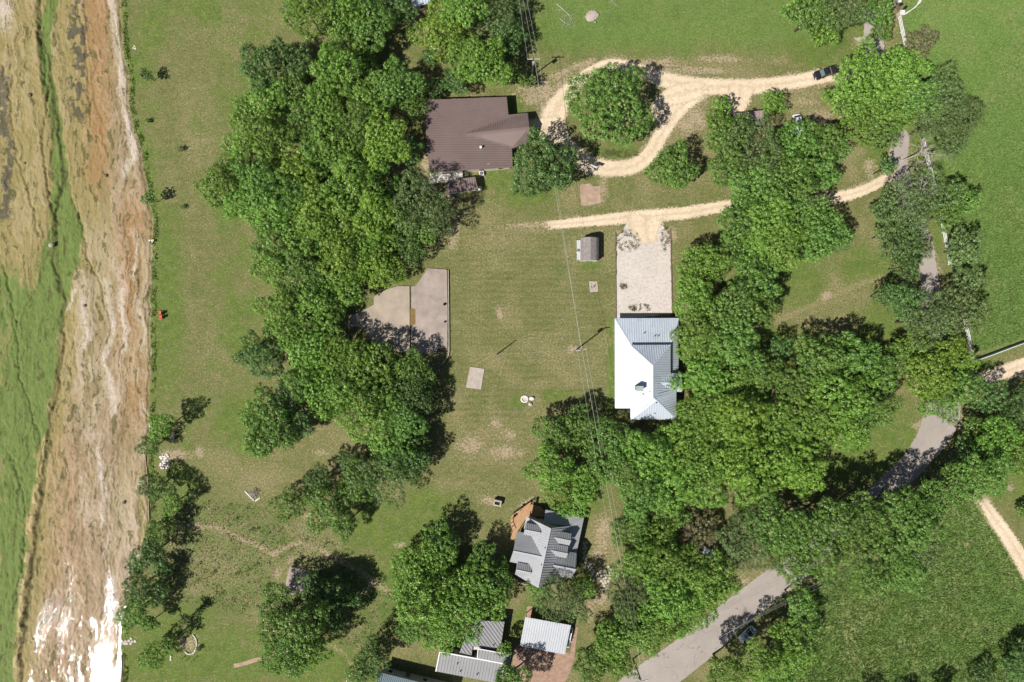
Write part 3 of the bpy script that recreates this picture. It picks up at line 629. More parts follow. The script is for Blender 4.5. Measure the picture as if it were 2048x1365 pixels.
ribbon('gravel_drive', [(1415, 176, 36), (1370, 186, 50), (1336, 196, 44), (1318, 216, 34), (1308, 250, 18)], .028, GE, 2.0, 12)
ribbon('gravel_drive', [(1050, 262, 50), (1080, 258, 58), (1110, 256, 60), (1130, 258, 40)], .032, GE, 2.0, 8)
ribbon('gravel_drive', [(1484, 168, 66), (1480, 192, 58), (1474, 212, 54), (1470, 232, 50)], .032, GE, 2.0, 13)
ribbon('gravel_drive', [(1082, 452, 20), (1130, 448, 23), (1190, 442, 27), (1250, 436, 32), (1310, 432, 34), (1370, 426, 32), (1430, 416, 30), (1500, 408, 28), (1600, 404, 26), (1680, 394, 28), (1730, 380, 26), (1775, 356, 24), (1800, 340, 18)], .034, GE, 3.0, 9)
ribbon('gravel_drive', [(1294, 430, 96), (1291, 446, 90), (1293, 464, 64), (1298, 490, 34)], .042, GE, 3, 14)
sheet('gravel_parking', [(1234, 474), (1246, 462), (1254, 446), (1290, 440), (1318, 446), (1334, 462), (1340, 480), (1342, 540), (1344, 628), (1233, 640)], .036, M['gravel_white'], 2.2, 15)
WEED = leafmat('weed_blade', (.11, .13, .045), (.22, .22, .10), 0)
ribbon('dirt_track', [(2130, 700, 44), (2048, 732, 42), (1995, 748, 34), (1950, 766, 38), (1915, 790, 36)], .026, GE, 4, 21)
ribbon('dirt_track', [(1958, 990, 22), (1985, 1032, 32), (2012, 1070, 36), (2048, 1128, 40), (2110, 1240, 40)], .02, GE, 3.0, 23)
sheet('dirt_track', [(1708, 78), (1740, 70), (1762, 84), (1768, 96), (1735, 98)], .03, M['concrete_pale'], 3, 24)
sheet('bare_plot', [(1160, 371), (1181, 367), (1186, 373), (1200, 373), (1202, 398), (1212, 400), (1204, 405), (1190, 409), (1163, 412)], .022, M['soil'], 1.6, 25)
ribbon('brick_path', [(468, 1333, 9), (490, 1327, 8), (515, 1320, 8), (548, 1313, 9)], .02, M['soil'], 1.5, 27)
sheet('brick_yard', [(1028, 1296), (1040, 1290), (1140, 1306), (1150, 1252), (1156, 1256), (1148, 1318), (1140, 1345), (1120, 1385), (1020, 1380), (1026, 1330)], .02, M['brick'], .8, 28)
sheet('brick_path', [(1055, 1213), (1066, 1213), (1064, 1236), (1050, 1235)], .022, M['brick'], .6, 29)
sheet('brick_terrace', [(820, 20), (838, 14), (836, 44), (824, 42)], .02, M['brick'], .8, 30)

# timber edging of the parking place
for nm, a, b, lab in (('timber_edging', (1231, 464), (1232.5, 642), 'weathered timber board along the left side of the pale gravel parking place'),
                      ('timber_edging', (1341, 458), (1345, 632), 'weathered timber board along the right side of the pale gravel parking place')):
    r = thing(nm, lab, 'edging', P(*a))
    for k in range(6):
        p = P(a[0] + (b[0] - a[0]) * k / 6, a[1] + (b[1] - a[1]) * k / 6, .1); q = P(a[0] + (b[0] - a[0]) * (k + .985) / 6, a[1] + (b[1] - a[1]) * (k + .985) / 6, .1)
        MB().bar(p + Vector((random.uniform(-.05, .05), 0, 0)), q, .18, .26).build('timber', M['timber'], r)

# concrete patio by the wood
def patio():
    r = thing('concrete_patio', 'large angular concrete patio half under the trees beside the mown lawn', 'patio', P(820, 620))
    r['kind'] = 'structure'
    s1 = [(796, 573), (819.5, 573), (820, 706), (760, 700), (747, 684), (722, 656), (701, 651), (699, 633), (727, 622), (748, 610), (749, 594), (772, 580)]
    s2 = [(823, 574), (832, 572), (846, 553), (856, 537), (894, 540), (895.5, 620), (895, 696), (876, 698), (872, 706), (823, 708)]
    sheet('slab', s1, .30, M['concrete_tan'], .25, 31, -.1, r).name = 'slab'
    sheet('slab', s2, .32, M['concrete'], .25, 32, -.1, r)
    sheet('planting_strip', [(821, 618), (831, 618), (831, 650), (821, 650)], .35, plain('bed_mulch', (.20, .135, .055), .95, 0, .3, 2), .2, 33, .2, r)
    sheet('planting_strip', [(878, 698), (894, 696), (892, 712), (882, 720)], .1, plain('bed_soil', (.17, .125, .07), .95, 0, .3, 2), .4, 34, -.1, r)
    kerb = [(895.5, 541), (896.2, 600), (896.8, 660), (897, 700), (896, 711), (890, 721), (882, 729), (876, 733)]
    for a, b in zip(kerb[:-1], kerb[1:]):
        MB().bar(P(*a, .22) + Vector((.12, 0, 0)), P(*b, .22) + Vector((.12, 0, 0)), .16, .46).build('kerb', M['concrete_pale'], r)
    ring = MB()
    for k in range(48):
        a = 2 * math.pi * k / 48; b = 2 * math.pi * (k + 1) / 48
        for (cx, cy, rr, z) in ((858, 608, 9, .324), (859, 648, 7, .324)):
            if (k * 7 + int(cx)) % 11 < 2: continue
            pa = P(cx + rr * math.cos(a), cy + rr * math.sin(a)); pb = P(cx + rr * math.cos(b), cy + rr * math.sin(b)); ring.bar(pa + Vector((0, 0, z)), pb + Vector((0, 0, z)), .05, .006)
    ring.build('scuff_ring', M['concrete_pale'], r)
patio()
r = thing('low_stone_planter', 'small dark planter pot on the right edge of the big patio', 'planter', P(889, 609, .32)); MB().rock(P(889, 609, .6), .36, 4, (1, 1, .8), 1).build('pot', M['dark'], r)
r = thing('low_stone_planter', 'smaller dark planter pot lower on the right edge of the big patio', 'planter', P(890, 644, .32)); MB().rock(P(890, 644, .55), .26, 5, (1, 1, .8), 1).build('pot', M['dark'], r)

def slab(name, label, poly, z, mat, jit=.2, seed=40):
    r = thing(name, label, 'slab', P(*poly[0])); sheet('slab', poly, z, mat, jit, seed, -.05, r); return r
slab('concrete_slab', 'bare rectangular concrete slab alone in the mown lawn', [(940, 734), (969, 738), (962, 780), (932, 775)], .16, M['concrete_pale'], .15, 41)
slab('concrete_slab', 'concrete slab in deep tree shade in the rough garden', [(580, 1132), (624, 1143), (621, 1195), (570, 1190), (573, 1160)], .14, M['concrete'], .3, 42)
r = slab('stone_well_pad', 'small pale pitted stone pad in the lawn below the shed', [(1178, 563.5), (1194, 563), (1196, 584), (1180, 585)], .12, M['concrete_pale'], .3, 43)
mb = MB()
for k in range(14): mb.rock(P(random.uniform(1181, 1193), random.uniform(567, 582), .12), random.uniform(.08, .2), k, (1, 1, .5), 1)
mb.build('pebbles', M['timber'], r)['kind'] = 'stuff'

# ------------------------------------------------------------------ buildings
def poly_seams(V, spacing, wd, ht):
    """thin ribs running down the slope of a planar roof face"""
    V = [Vector(v) for v in V]; n = Vector((0, 0, 0))
    for i in range(len(V)): n += (V[i] - V[0]).cross(V[(i + 1) % len(V)] - V[0])
    n.normalize()
    if n.z < 0: n = -n
    d = Vector((n.x, n.y, 0)); 
    if d.length < .02: d = Vector((1, 0, 0))
    d.normalize(); down = (d - n * d.dot(n)).normalized(); side = n.cross(down).normalized()
    o = V[0]; pts = [((v - o).dot(side), (v - o).dot(down)) for v in V]
    lo = min(p[0] for p in pts); hi = max(p[0] for p in pts); mb = MB(); k = lo + spacing * .5
    while k < hi:
        xs = []
        for i in range(len(pts)):
            (x0, y0), (x1, y1) = pts[i], pts[(i + 1) % len(pts)]
            if (x0 <= k < x1) or (x1 <= k < x0): xs.append(y0 + (y1 - y0) * (k - x0) / (x1 - x0))
        xs.sort()
        for i in range(0, len(xs) - 1, 2):
            a = o + side * k + down * xs[i]; b = o + side * k + down * xs[i + 1]
            if (b - a).length > .15:
                c = [a - side * wd / 2, a + side * wd / 2, b + side * wd / 2, b - side * wd / 2]
                t = [q + n * ht for q in c]; c = [q - n * .02 for q in c]
                mb.add(c + t, [(4, 5, 6, 7), (0, 1, 5, 4), (1, 2, 6, 5), (2, 3, 7, 6), (3, 0, 4, 7)])
        k += spacing
    return mb
def roof_face(root, V, mat, spacing=.5, th=.14, seam=True, wd=.09, ht=.1):
    V = [Vector(v) for v in V]; n = len(V)
    nz = sum(((V[i].x - V[0].x) * (V[(i + 1) % n].y - V[0].y) - (V[i].y - V[0].y) * (V[(i + 1) % n].x - V[0].x)) for i in range(n))
    if nz < 0: V = V[::-1]
    B = [v - Vector((0, 0, th)) for v in V]
    mb = MB(); mb.add(V + B, [tuple(range(n)), tuple(range(2 * n - 1, n - 1, -1))] + [(i, n + i, n + (i + 1) % n, (i + 1) % n) for i in range(n)])
    o = mb.build('roof_slope', mat, root)
    if seam:
        s = poly_seams(V, spacing, wd, ht)
        if s.v:
            off = root.location; me = mesh('roof_seams', [q - off for q in s.v], s.f, mat); so = link('roof_seams', me, o); so['kind'] = 'stuff'
    return o
def ridge(root, a, b, mat, wd=.28):
    MB().bar(Vector(a) + Vector((0, 0, .04)), Vector(b) + Vector((0, 0, .04)), wd, .07).build('ridge_cap', mat, root)
def walls(root, poly, z1, mat, inset=.45, z0=0.0, win=True, door=-1):
    """poly: world xy of the eaves"""
    c = sum((Vector((q[0], q[1], 0)) for q in poly), Vector()) / len(poly); pts = []
    area = sum(poly[i][0] * poly[(i + 1) % len(poly)][1] - poly[(i + 1) % len(poly)][0] * poly[i][1] for i in range(len(poly)))
    if area < 0: poly = poly[::-1]
    n = len(poly)
    for i in range(n):
        p0 = Vector(poly[i - 1][:2]); p1 = Vector(poly[i][:2]); p2 = Vector(poly[(i + 1) % n][:2])
        a = (p1 - p0).normalized(); b = (p2 - p1).normalized(); na = Vector((-a.y, a.x)); nb = Vector((-b.y, b.x)); m = (na + nb)
        if m.length < .2: m = na
        m = m.normalized() / max(.35, m.normalized().dot(na)); pts.append(p1 + m * inset)
    MB().prism(pts, z0 - .1, z1).build('wall', mat, root)
    if not win: return pts
    for i in range(n):
        a = pts[i]; b = pts[(i + 1) % n]; L = (b - a).length
        if L < 3: continue
        d = (b - a) / L; out = Vector((d.y, -d.x)); k = max(1, int(L / 3.4)); ang = math.atan2(d.y, d.x)
        for j in range(k):
            c2 = a + d * (L * (j + .5) / k)
            if i == door and j == k // 2:
                dr = MB().box((*(c2 + out * .02), z0 + 1.05), (1.0, .09, 2.1), ang).build('door', M['timber'], root)
                hb = MB().box((*(c2 + out * .09 + d * .38), z0 + 1.0), (.08, .06, .08), ang)
                link('handle', mesh('handle', [q - root.location for q in hb.v], hb.f, M['steel']), dr)
            else:
                f = MB().box((*(c2 + out * .015), z0 + 1.5), (1.15, .07, 1.25), ang).build('window', M['white'], root)
                pb = MB().box((*(c2 + out * .04), z0 + 1.5), (.98, .06, 1.08), ang)
                link('pane', mesh('pane', [q - root.location for q in pb.v], pb.f, M['glass']), f)
    return pts
def vent(root, p, r=.09, h=.45, mat='white'):
    MB().tube(p - Vector((0, 0, .2)), p + Vector((0, 0, h)), r, r, 8).tube(p + Vector((0, 0, h)), p + Vector((0, 0, h + .08)), r * 1.7, r * 1.3, 8).build('vent_pipe', M[mat], root)
def gable_wall(root, pts, mat): 
    n = len(pts); mb = MB(); mb.add(pts, [tuple(range(n))]); mb.build('gable_wall', mat, root)
def dormer(root, back, front, hw, drop, mat, wallm, win=True):
    back = Vector(back); front = Vector(front); d = (front - back); d.z = 0; d.normalize(); s = Vector((-d.y, d.x, 0))
    for sg in (1, -1):
        e0 = back + s * hw * sg - Vector((0, 0, drop)); e1 = front + s * hw * sg - Vector((0, 0, drop))
        roof_face(root, [back, front, e1, e0], mat, .4, .1)
        w0 = e0 - s * .18 * sg - Vector((0, 0, .05)); w1 = e1 - s * .18 * sg - d * .25 - Vector((0, 0, .05))
        MB().add([w0, w1, w1 - Vector((0, 0, 1.9)), w0 - Vector((0, 0, 1.9))], [(0, 1, 2, 3)]).build('dormer_cheek', wallm, root)
    ridge(root, back, front, mat, .2)
    f = front - d * .25 - Vector((0, 0, .13)); a = f + s * (hw - .18) - Vector((0, 0, drop - .05)); b = f - s * (hw - .18) - Vector((0, 0, drop - .05)); dn = Vector((0, 0, 1.85))
    gable_wall(root, [f, a, a - dn, b - dn, b], wallm)
    if win:
        c = f + d * .03 - Vector((0, 0, drop + .55)); ang = math.atan2(s.y, s.x)
        o = MB().box(c, (.9, .06, .95), ang).build('window', M['white'], root)
        pb = MB().box(c + d * .03, (.74, .04, .8), ang); link('pane', mesh('pane', [q - root.location for q in pb.v], pb.f, M['glass']), o)

# --- brown roofed house
def brown_house():
    r = thing('house', 'large house with a brown ribbed metal roof and a gabled wing facing the gravel loop', 'house', P(935, 270))
    m = M['roof_brown']; zw, ze = 5.6, 3.3
    TL = P(845.5, 200.5, zw); BL = P(859.5, 344.5, zw); TR = P(1012.5, 194, ze); BR = P(1024.5, 335, ze)
    R1 = P(1016, 230.5, ze); R2 = P(1023, 297, ze); apex = P(924, 269.5, 4.72); A = P(1058.5, 255, 4.85); E1 = P(1055.5, 226.5, 3.05); E2 = P(1060.5, 283, 3.05)
    roof_face(r, [TL, TR, R1, apex], m, .5); roof_face(r, [TL, apex, R2, BR, BL], m, .5)
    roof_face(r, [apex, A, E1, R1], m, .5); roof_face(r, [apex, R2, E2, A], m, .5); ridge(r, apex, A, m)
    walls(r, [q[:2] for q in (TL, BL, BR, R2, R1, TR)], 3.1, M['cream'], .5, door=1)
    # west wall rises to the high eave
    i = Vector((.5, 0, 0)); MB().add([TL + i - Vector((0, .5, .2)), BL + i + Vector((0, .5, -.2)), Vector((BL.x + .5, BL.y + .5, 0)), Vector((TL.x + .5, TL.y - .5, 0))], [(0, 1, 2, 3)]).build('wall', M['cream'], r)
    for a, b, sg in ((TL, TR, -1), (BL, BR, 1)):
        y = Vector((0, .5 * sg, -.16)); a2 = a + y + Vector((.5, 0, 0)); b2 = b + y - Vector((.5, 0, 0)); gable_wall(r, [a2, b2, Vector((b2.x, b2.y, 3.0)), Vector((a2.x, a2.y, 3.0))], M['cream'])
    walls(r, [q[:2] for q in (R1, E1, E2, R2)], 2.95, M['cream'], .4, door=1)
    f = Vector((-.4, 0, -.16)); gable_wall(r, [A + f, E2 + f + Vector((0, .4, .2)), E1 + f + Vector((0, -.4, .2))], M['cream'])
    vent(r, P(962, 297, 4.05), .17, .95); MB().bar(P(974, 328.5, 3.95), P(979.5, 327.2, 3.9), .16, .1).build('roof_flashing', M['white'], r)
    for a, b in ((TR, R1), (R2, BR), (E1, R1), (E2, R2)): MB().bar(a - Vector((-.05, 0, .1)), b - Vector((-.05, 0, .1)), .12, .14).build('gutter', M['roof_brown'], r)
    # covered terrace on the river side of the yard
    d = thing('terrace_shelter', 'small brown ribbed roof standing below the big brown roof', 'shelter', P(922, 372))
    q = [P(897, 361, 2.9), P(950, 354, 2.9), P(956, 379, 2.5), P(889, 388, 2.5)]; roof_face(d, q, m, .5)
    walls(d, [v[:2] for v in q], 2.4, M['white'], .3, door=2)
    b = thing('wooden_deck', 'weathered pale deck between the two brown roofs', 'deck', P(895, 353))
    ang = math.atan2(.08, 1)
    for k in range(9):
        MB().bar(P(859, 349 + k * 2.2, .45), P(926, 343.5 + k * 2.2, .45), .215, .06).build('plank', M['chalk'], b)
    MB().prism([P(860, 350)[:2], P(926, 344)[:2], P(926, 361)[:2], P(862, 366)[:2]], .05, .41).build('frame', M['timber'], b)
    t = thing('water_tank', 'small white round tank at the corner of the small brown roof', 'tank', P(960, 379)); c = P(960, 379)
    MB().tube(c, c + Vector((0, 0, 1.2)), .42, .42, 16).tube(c + Vector((0, 0, 1.2)), c + Vector((0, 0, 1.38)), .42, .12, 16).build('tank_body', M['white'], t, True)
    MB().tube(c + Vector((0, 0, 1.36)), c + Vector((0, 0, 1.46)), .12, .12, 10).build('lid', M['steel'], t)
brown_house()
def ac_unit(label, px, py, rz=0.0, s=.85):
    r = thing('air_conditioner', label, 'air conditioner', P(px, py), rz)
    MB().box((0, 0, .42), (s, s, .82)).build('casing', M['acwhite'], r, world=False)
    MB().tube((0, 0, .83), (0, 0, .86), s * .4, s * .4, 20).build('grille', M['dark'], r, world=False)
    fan = MB()
    for k in range(4): fan.bar((0, 0, .875), (s * .36 * math.cos(k * 1.57 + .4), s * .36 * math.sin(k * 1.57 + .4), .875), .1, .012)
    fan.tube((0, 0, .86), (0, 0, .9), .07, .07, 8).build('fan', M['steel'], r, world=False)
    MB().box((0, 0, .02), (s + .3, s + .3, .1)).build('pad', M['concrete_pale'], r, world=False)
ac_unit('white air conditioner on the grass under the brown house eave', 963.5, 348.5, .1, .95)
ac_unit('white air conditioner in the shade behind the teal roof at the lower edge', 814, 1357, .2)

# --- white metal roofed house
def white_house():
    r = thing('house', 'house with a bright bare metal hip roof and chimney below the gravel parking place', 'house', P(1300, 740))
    m = M['roof_white']; z0, z1, z2, z3 = 2.7, 3.75, 4.85, 7.1
    nw = P(1229.5, 637, z0); ne = P(1357, 636.5, z0); sw = P(1230, 817, z0); iw = P(1262, 690, z1); ie = P(1342, 690, z1)
    se_l = P(1357, 750, z0); ise = P(1342, 750, z1); isw = P(1262, 817, z1)
    roof_face(r, [nw, sw, isw, iw], m); roof_face(r, [nw, iw, ie, ne], m); roof_face(r, [ne, ie, ise, se_l], m)
    a = P(1261, 690.5, z2); b = P(1341, 690, z2); c = P(1341, 772, z2); d = P(1352.5, 783, z2); e = P(1352.5, 839, z2); f = P(1261, 840, z2)
    r1 = P(1306, 731, z3); r2 = P(1306, 795, z3); r3 = P(1312, 800, z3 - .15); v = P(1334, 776, 5.2)
    roof_face(r, [a, f, r3, r2, r1], m); roof_face(r, [a, r1, b], m); roof_face(r, [b, r1, r2, v, c], m); roof_face(r, [r2, r3, e, d, v], m); roof_face(r, [r3, f, e], m)
    for p, q in ((a, r1), (r1, b), (r1, r2), (r2, r3), (r3, e), (r3, f), (nw, iw), (ne, ie)): ridge(r, p, q, m, .22)
    # gabled porch
    g0 = P(1316, 766, 6.05); g1 = P(1364, 766, 6.05); n0 = P(1334, 747, 4.7); n1 = P(1363, 747, 4.7); s0 = P(1340, 784, 4.7); s1 = P(1363, 784, 4.7)
    roof_face(r, [g0, g1, n1, n0], m); roof_face(r, [g0, s0, s1, g1], m); ridge(r, g0, g1, m, .2)
    gable_wall(r, [g1 + Vector((-.3, 0, -.2)), n1 + Vector((-.3, -.2, -.1)), s1 + Vector((-.3, .2, -.1))], M['white'])
    walls(r, [q[:2] for q in (nw, sw, P(1261, 817), P(1261, 840), P(1352, 839), P(1352, 752), ne)], 2.6, M['white'], .6, door=4)
    walls(r, [q[:2] for q in (a, b, e, f)], 4.6, M['white'], .5, 3.0, win=False)
    for x, y in ((1334, 749), (1362, 749), (1362, 782), (1345, 782)): MB().box((*P(x, y, 4.6)[:2], 2.3), (.16, .16, 4.6)).build('porch_post', M['white'], r)
    MB().prism([P(1338, 746)[:2], P(1364, 746)[:2], P(1364, 785)[:2], P(1340, 785)[:2]], 0, .3).build('porch_floor', M['concrete_pale'], r)
    cc = P(1276, 776, 5.6)
    ch = MB().box((cc.x, cc.y, 6.5), (1.35, .95, 2.9)).build('chimney', M['greywall'], r)
    cp = MB().box((cc.x, cc.y, 8.0), (1.45, 1.05, .12)); link('chimney_cap', mesh('chimney_cap', [q - r.location for q in cp.v], cp.f, M['greywall']), ch)
    for x, y, z in ((1285, 787, 5.9), (1287, 789, 5.95), (1299, 783, 6.6), (1288.5, 666.5, 3.45), (1309.5, 672.5, 3.6), (1316, 672.5, 3.6), (1312, 806, 6.6), (1309, 827, 5.3)): vent(r, P(x, y, z), .08, .35, 'dark')
white_house()

# --- grey metal roofed house with dormers
def grey_house():
    r = thing('house', 'grey metal roofed house with dormers and an orange deck at its corner', 'house', P(1090, 1110))
    m = M['roof_grey']; wm = M['greywall']
    A = P(1101, 1057, 8.0); B = P(1075.5, 1176, 8.0); NW = P(1052.5, 1033.5, 4.2); SW = P(1030, 1149, 4.2); NE = P(1140, 1052.5, 4.2); SE = P(1121, 1164, 4.2)
    roof_face(r, [A, NW, SW, B], m, .55, wd=.07, ht=.045); roof_face(r, [A, B, SE, NE], m, .55, wd=.07, ht=.045); ridge(r, A, B, m)
    roof_face(r, [P(1087, 1046, 4.1), P(1139.5, 1053, 4.1), P(1168, 1036, 3.1), P(1091, 1020, 3.1)], m, .55, wd=.07, ht=.045)
    roof_face(r, [P(1139.5, 1053, 4.1), P(1133, 1104, 4.1), P(1152.5, 1109, 3.1), P(1168, 1036, 3.1)], m, .55, wd=.07, ht=.045)
    # wings
    a, b = P(1086, 1115, 7.7), P(1026.6, 1102.9, 7.6)
    roof_face(r, [a, b, P(1033.8, 1063.2, 5.3), P(1066, 1070, 5.3)], m, .55, wd=.07, ht=.045); roof_face(r, [a, P(1053, 1131, 5.3), P(1019.3, 1124, 5.3), b], m, .55, wd=.07, ht=.045); ridge(r, a, b, m)
    f = Vector((.35, 0, -.15)); gable_wall(r, [b + f, P(1033.8, 1063.2, 5.2) + f, P(1034.5, 1064.2, 1) + f, P(1020.3, 1123, 1) + f, P(1019.3, 1124, 5.2) + f], wm)
    c, d = P(1106.4, 1131.4, 7.0), P(1151.5, 1140, 6.9)
    roof_face(r, [c, d, P(1153.5, 1106.7, 4.3), P(1124, 1101, 4.3)], m, .55, wd=.07, ht=.045); roof_face(r, [c, P(1123, 1154, 4.3), P(1144, 1157.5, 4.3), d], m, .55, wd=.07, ht=.045); ridge(r, c, d, m)
    f = Vector((-.35, 0, -.15)); gable_wall(r, [d + f, P(1144, 1157.5, 4.2) + f, P(1144, 1157.5, .5) + f, P(1153.5, 1106.7, .5) + f, P(1153.5, 1106.7, 4.2) + f], wm)
    dormer(r, P(1109, 1075.6, 7.0), P(1142, 1082.5, 6.9), 1.25, 1.0, m, wm); dormer(r, P(1102, 1101.5, 7.0), P(1135.5, 1108, 6.9), 1.25, 1.0, m, wm)
    dormer(r, P(1081, 1066.4, 7.2), P(1049.5, 1060.2, 7.1), 1.25, 1.0, m, wm); dormer(r, P(1062, 1146.5, 7.1), P(1032.5, 1140.2, 7.0), 1.3, 1.05, m, wm)
    walls(r, [q[:2] for q in (NW, SW, SE, NE)], 4.0, wm, .55, door=1)
    for e0, e1, pk in ((NW, NE, A), (SW, SE, B)):
        s = Vector((0, -.5 if pk is A else .5, -.2)); gable_wall(r, [pk + s, Vector((e0.x, e0.y, 3.9)) + s * .9 + Vector((.5, 0, 0)), Vector((e1.x, e1.y, 3.9)) + s * .9 - Vector((.5, 0, 0))], wm)
    walls(r, [q[:2] for q in (P(1089, 1046, 3), P(1091, 1021, 3), P(1166, 1037, 3), P(1139, 1054, 3))], 2.95, wm, .4)
    for x, y in ((1164, 1040), (1160, 1060), (1156, 1080), (1152, 1104)): MB().box((*P(x, y, 3)[:2], 1.5), (.18, .18, 3.0)).build('porch_post', M['white'], r)
    MB().prism([P(1138, 1056)[:2], P(1164, 1040)[:2], P(1150, 1106)[:2], P(1130, 1102)[:2]], 0, .3).build('porch_floor', M['timber'], r)
    for x, y, z in ((1090, 1095.5, 7.8), (1083, 1129, 7.7)): vent(r, P(x, y, z), .08, .3, 'dark')
    # deck
    k = thing('deck', 'orange brown wooden deck wrapping the upper left corner of the dormered house', 'deck', P(1040, 1030))
    p1 = [(1062, 1003), (1022.6, 1030), (1021, 1047), (1026.6, 1061), (1019.5, 1082), (1031, 1077), (1035, 1064), (1050, 1040), (1058, 1034), (1060, 1012)]
    p2 = [(1063, 1010), (1082, 1014), (1092, 1027.7), (1088, 1034), (1060, 1034)]
    MB().prism([P(x, y, .9)[:2] for x, y in p1], .74, .9).build('deck_floor', M['deckwood'], k)
    MB().prism([P(x, y, .9)[:2] for x, y in p2], .78, .96).build('deck_floor', M['deckwood'], k)
    ed = [(1062, 1003.5), (1023, 1030.3), (1021.5, 1047), (1027, 1061)]
    for s, e in zip(ed[:-1], ed[1:]):
        s, e = P(*s, .9), P(*e, .9); n = max(2, int((e - s).length / 1.5))
        MB().bar(s + Vector((0, 0, .95)), e + Vector((0, 0, .95)), .14, .06).build('rail', M['deckwood'], k)
        for j in range(n): q = s.lerp(e, j / n); MB().box(q + Vector((0, 0, .45)), (.1, .1, .95)).build('post', M['deckwood'], k)
    s, e = P(1063, 1006, .9), P(1057, 1034, .9); MB().bar(s + Vector((0, 0, 1.6)), e + Vector((0, 0, 1.6)), .5, .12).build('beam', M['deckwood'], k)
    for q in (s, e): MB().box(q + Vector((0, 0, .75)), (.14, .14, 1.55)).build('post', M['deckwood'], k)
    for lab, x, y, sd in (('dark patio chair on the left part of the orange deck', 1030, 1030, 1), ('dark patio chair near the tip of the orange deck', 1041, 1017, 2)):
        ch = thing('patio_chair', lab, 'chair', P(x, y, .9), sd)
        MB().box((0, 0, .42), (.5, .5, .06)).build('seat', M['black'], ch, world=False); MB().box((-.24, 0, .75), (.05, .5, .6)).build('backrest', M['black'], ch, world=False)
        for i in (-1, 1):
            for j in (-1, 1): MB().box((i * .22, j * .22, .2), (.05, .05, .4)).build('leg', M['black'], ch, world=False)
    # steps with a pale rail at the lower left
    s = thing('back_steps', 'small timber landing with a pale rail at the lower left of the dormered house', 'landing', P(1040, 1165))
    MB().prism([P(1029, 1156)[:2], P(1058, 1168)[:2], P(1059, 1172)[:2], P(1028, 1164)[:2]], 0, .5).build('landing_floor', M['timber'], s)
    for p, q in (((1028, 1164), (1061, 1172)), ((1028, 1164), (1029, 1156))):
        MB().bar(P(*p, 1.4), P(*q, 1.4), .12, .08).build('rail', M['limestone'], s)
        for t in (0, .33, .66, 1): MB().box(P(p[0] + (q[0] - p[0]) * t, p[1] + (q[1] - p[1]) * t, .9), (.09, .09, 1.0)).build('post', M['limestone'], s)
grey_house()

def simple_house(name, label, cat, quads, mat, wallm, h, seam=.64, eaves=None):
    r = thing(name, label, cat, P(*quads[0][0][:2]))
    for q in quads: roof_face(r, [P(*v) for v in q], mat, seam, wd=.11, ht=.11)
    walls(r, [P(*v)[:2] for v in (eaves or quads[0])], h, wallm, .35, door=2)
    return r
# white carport (open sides, posts)
def carport():
    r = thing('carport', 'white ribbed carport roof over the brick yard', 'carport', P(1090, 1272))
    q = [P(1050.6, 1234.5, 2.9), P(1142, 1251, 2.9), P(1129.5, 1309.5, 2.6), P(1039.7, 1292.3, 2.6)]
    roof_face(r, q, M['roof_carport'], .52, .12, wd=.1, ht=.1)
    c = sum(q, Vector()) / 4
    for v in q + [(q[0] + q[1]) / 2, (q[2] + q[3]) / 2]:
        p = v.lerp(c, .06); MB().box((p.x, p.y, 1.28), (.14, .14, 2.5)).build('post', M['steel'], r)
    for a, b in ((0, 1), (1, 2), (2, 3), (3, 0)): MB().bar(q[a].lerp(c, .05) - Vector((0, 0, .2)), q[b].lerp(c, .05) - Vector((0, 0, .2)), .1, .16).build('beam', M['steel'], r)
carport()
r = simple_house('low_building', 'long pale ribbed roof with white edge trim at the lower edge of the photo', 'building', [[(879.5, 1304, 3.3), (1009, 1328, 3.3), (1001, 1368, 2.9), (871.7, 1343, 2.9)]], M['roof_pale'], M['cream'], 2.7)
for a, b in (((879.5, 1304, 3.38), (1009, 1328, 3.38)), ((879.5, 1304, 3.38), (871.7, 1343, 2.98)), ((1009, 1328, 3.38), (1001, 1368, 2.98))): MB().bar(P(*a), P(*b), .22, .14).build('roof_trim', M['white'], r)
for x, y, z in ((915, 1327, 3.2), (921, 1342, 3.1), (955, 1348, 3.1)): vent(r, P(x, y, z), .09, .3, 'dark')
r = simple_house('low_building', 'pale ribbed roof half under the big tree with a notch in its lower side', 'building', [[(944, 1240, 3.4), (1009, 1244, 3.2), (1000, 1303, 3.0), (945.5, 1293, 3.2), (943, 1311, 3.1), (919, 1305.6, 3.2), (930, 1275, 3.3)]], M['roof_pale'], M['cream'], 2.7,
                 eaves=[(944, 1240, 3), (1009, 1244, 3), (1000, 1303, 3), (919, 1305, 3)])
vent(r, P(988, 1289, 3.1), .09, .3, 'dark')
r = simple_house('low_building', 'small pale roof tucked into the notch beside the round shrub', 'building', [[(956, 1298, 3.75), (1022, 1310, 3.75), (1021, 1328.5, 3.55), (954.5, 1317, 3.55)]], M['roof_pale'], M['cream'], 3.3)
for a, b in (((956, 1298, 3.82), (954.5, 1317, 3.6)), ((956, 1298, 3.82), (1022, 1310, 3.82))): MB().bar(P(*a), P(*b), .16, .12).build('roof_trim', M['white'], r)
simple_house('house', 'teal grey roof corner cut off by the lower edge of the photo', 'house', [[(757.7, 1345, 3.6), (905, 1381, 3.6), (880, 1430, 6.2), (742, 1396, 6.2)], [(742, 1396, 6.2), (880, 1430, 6.2), (858, 1490, 3.6), (720, 1455, 3.6)]], M['roof_teal'], M['greywall'], 3.4, .4,
             eaves=[(757.7, 1345, 3.6), (905, 1381, 3.6), (858, 1490, 3.6), (720, 1455, 3.6)])
simple_house('outbuilding', 'pale metal roof corner at the upper edge of the photo between trees', 'building', [[(826, 16, 2.8), (862, 5.5, 2.8), (850, -42, 3.4), (815, -36, 3.4)]], M['roof_white'], M['cream'], 2.5)
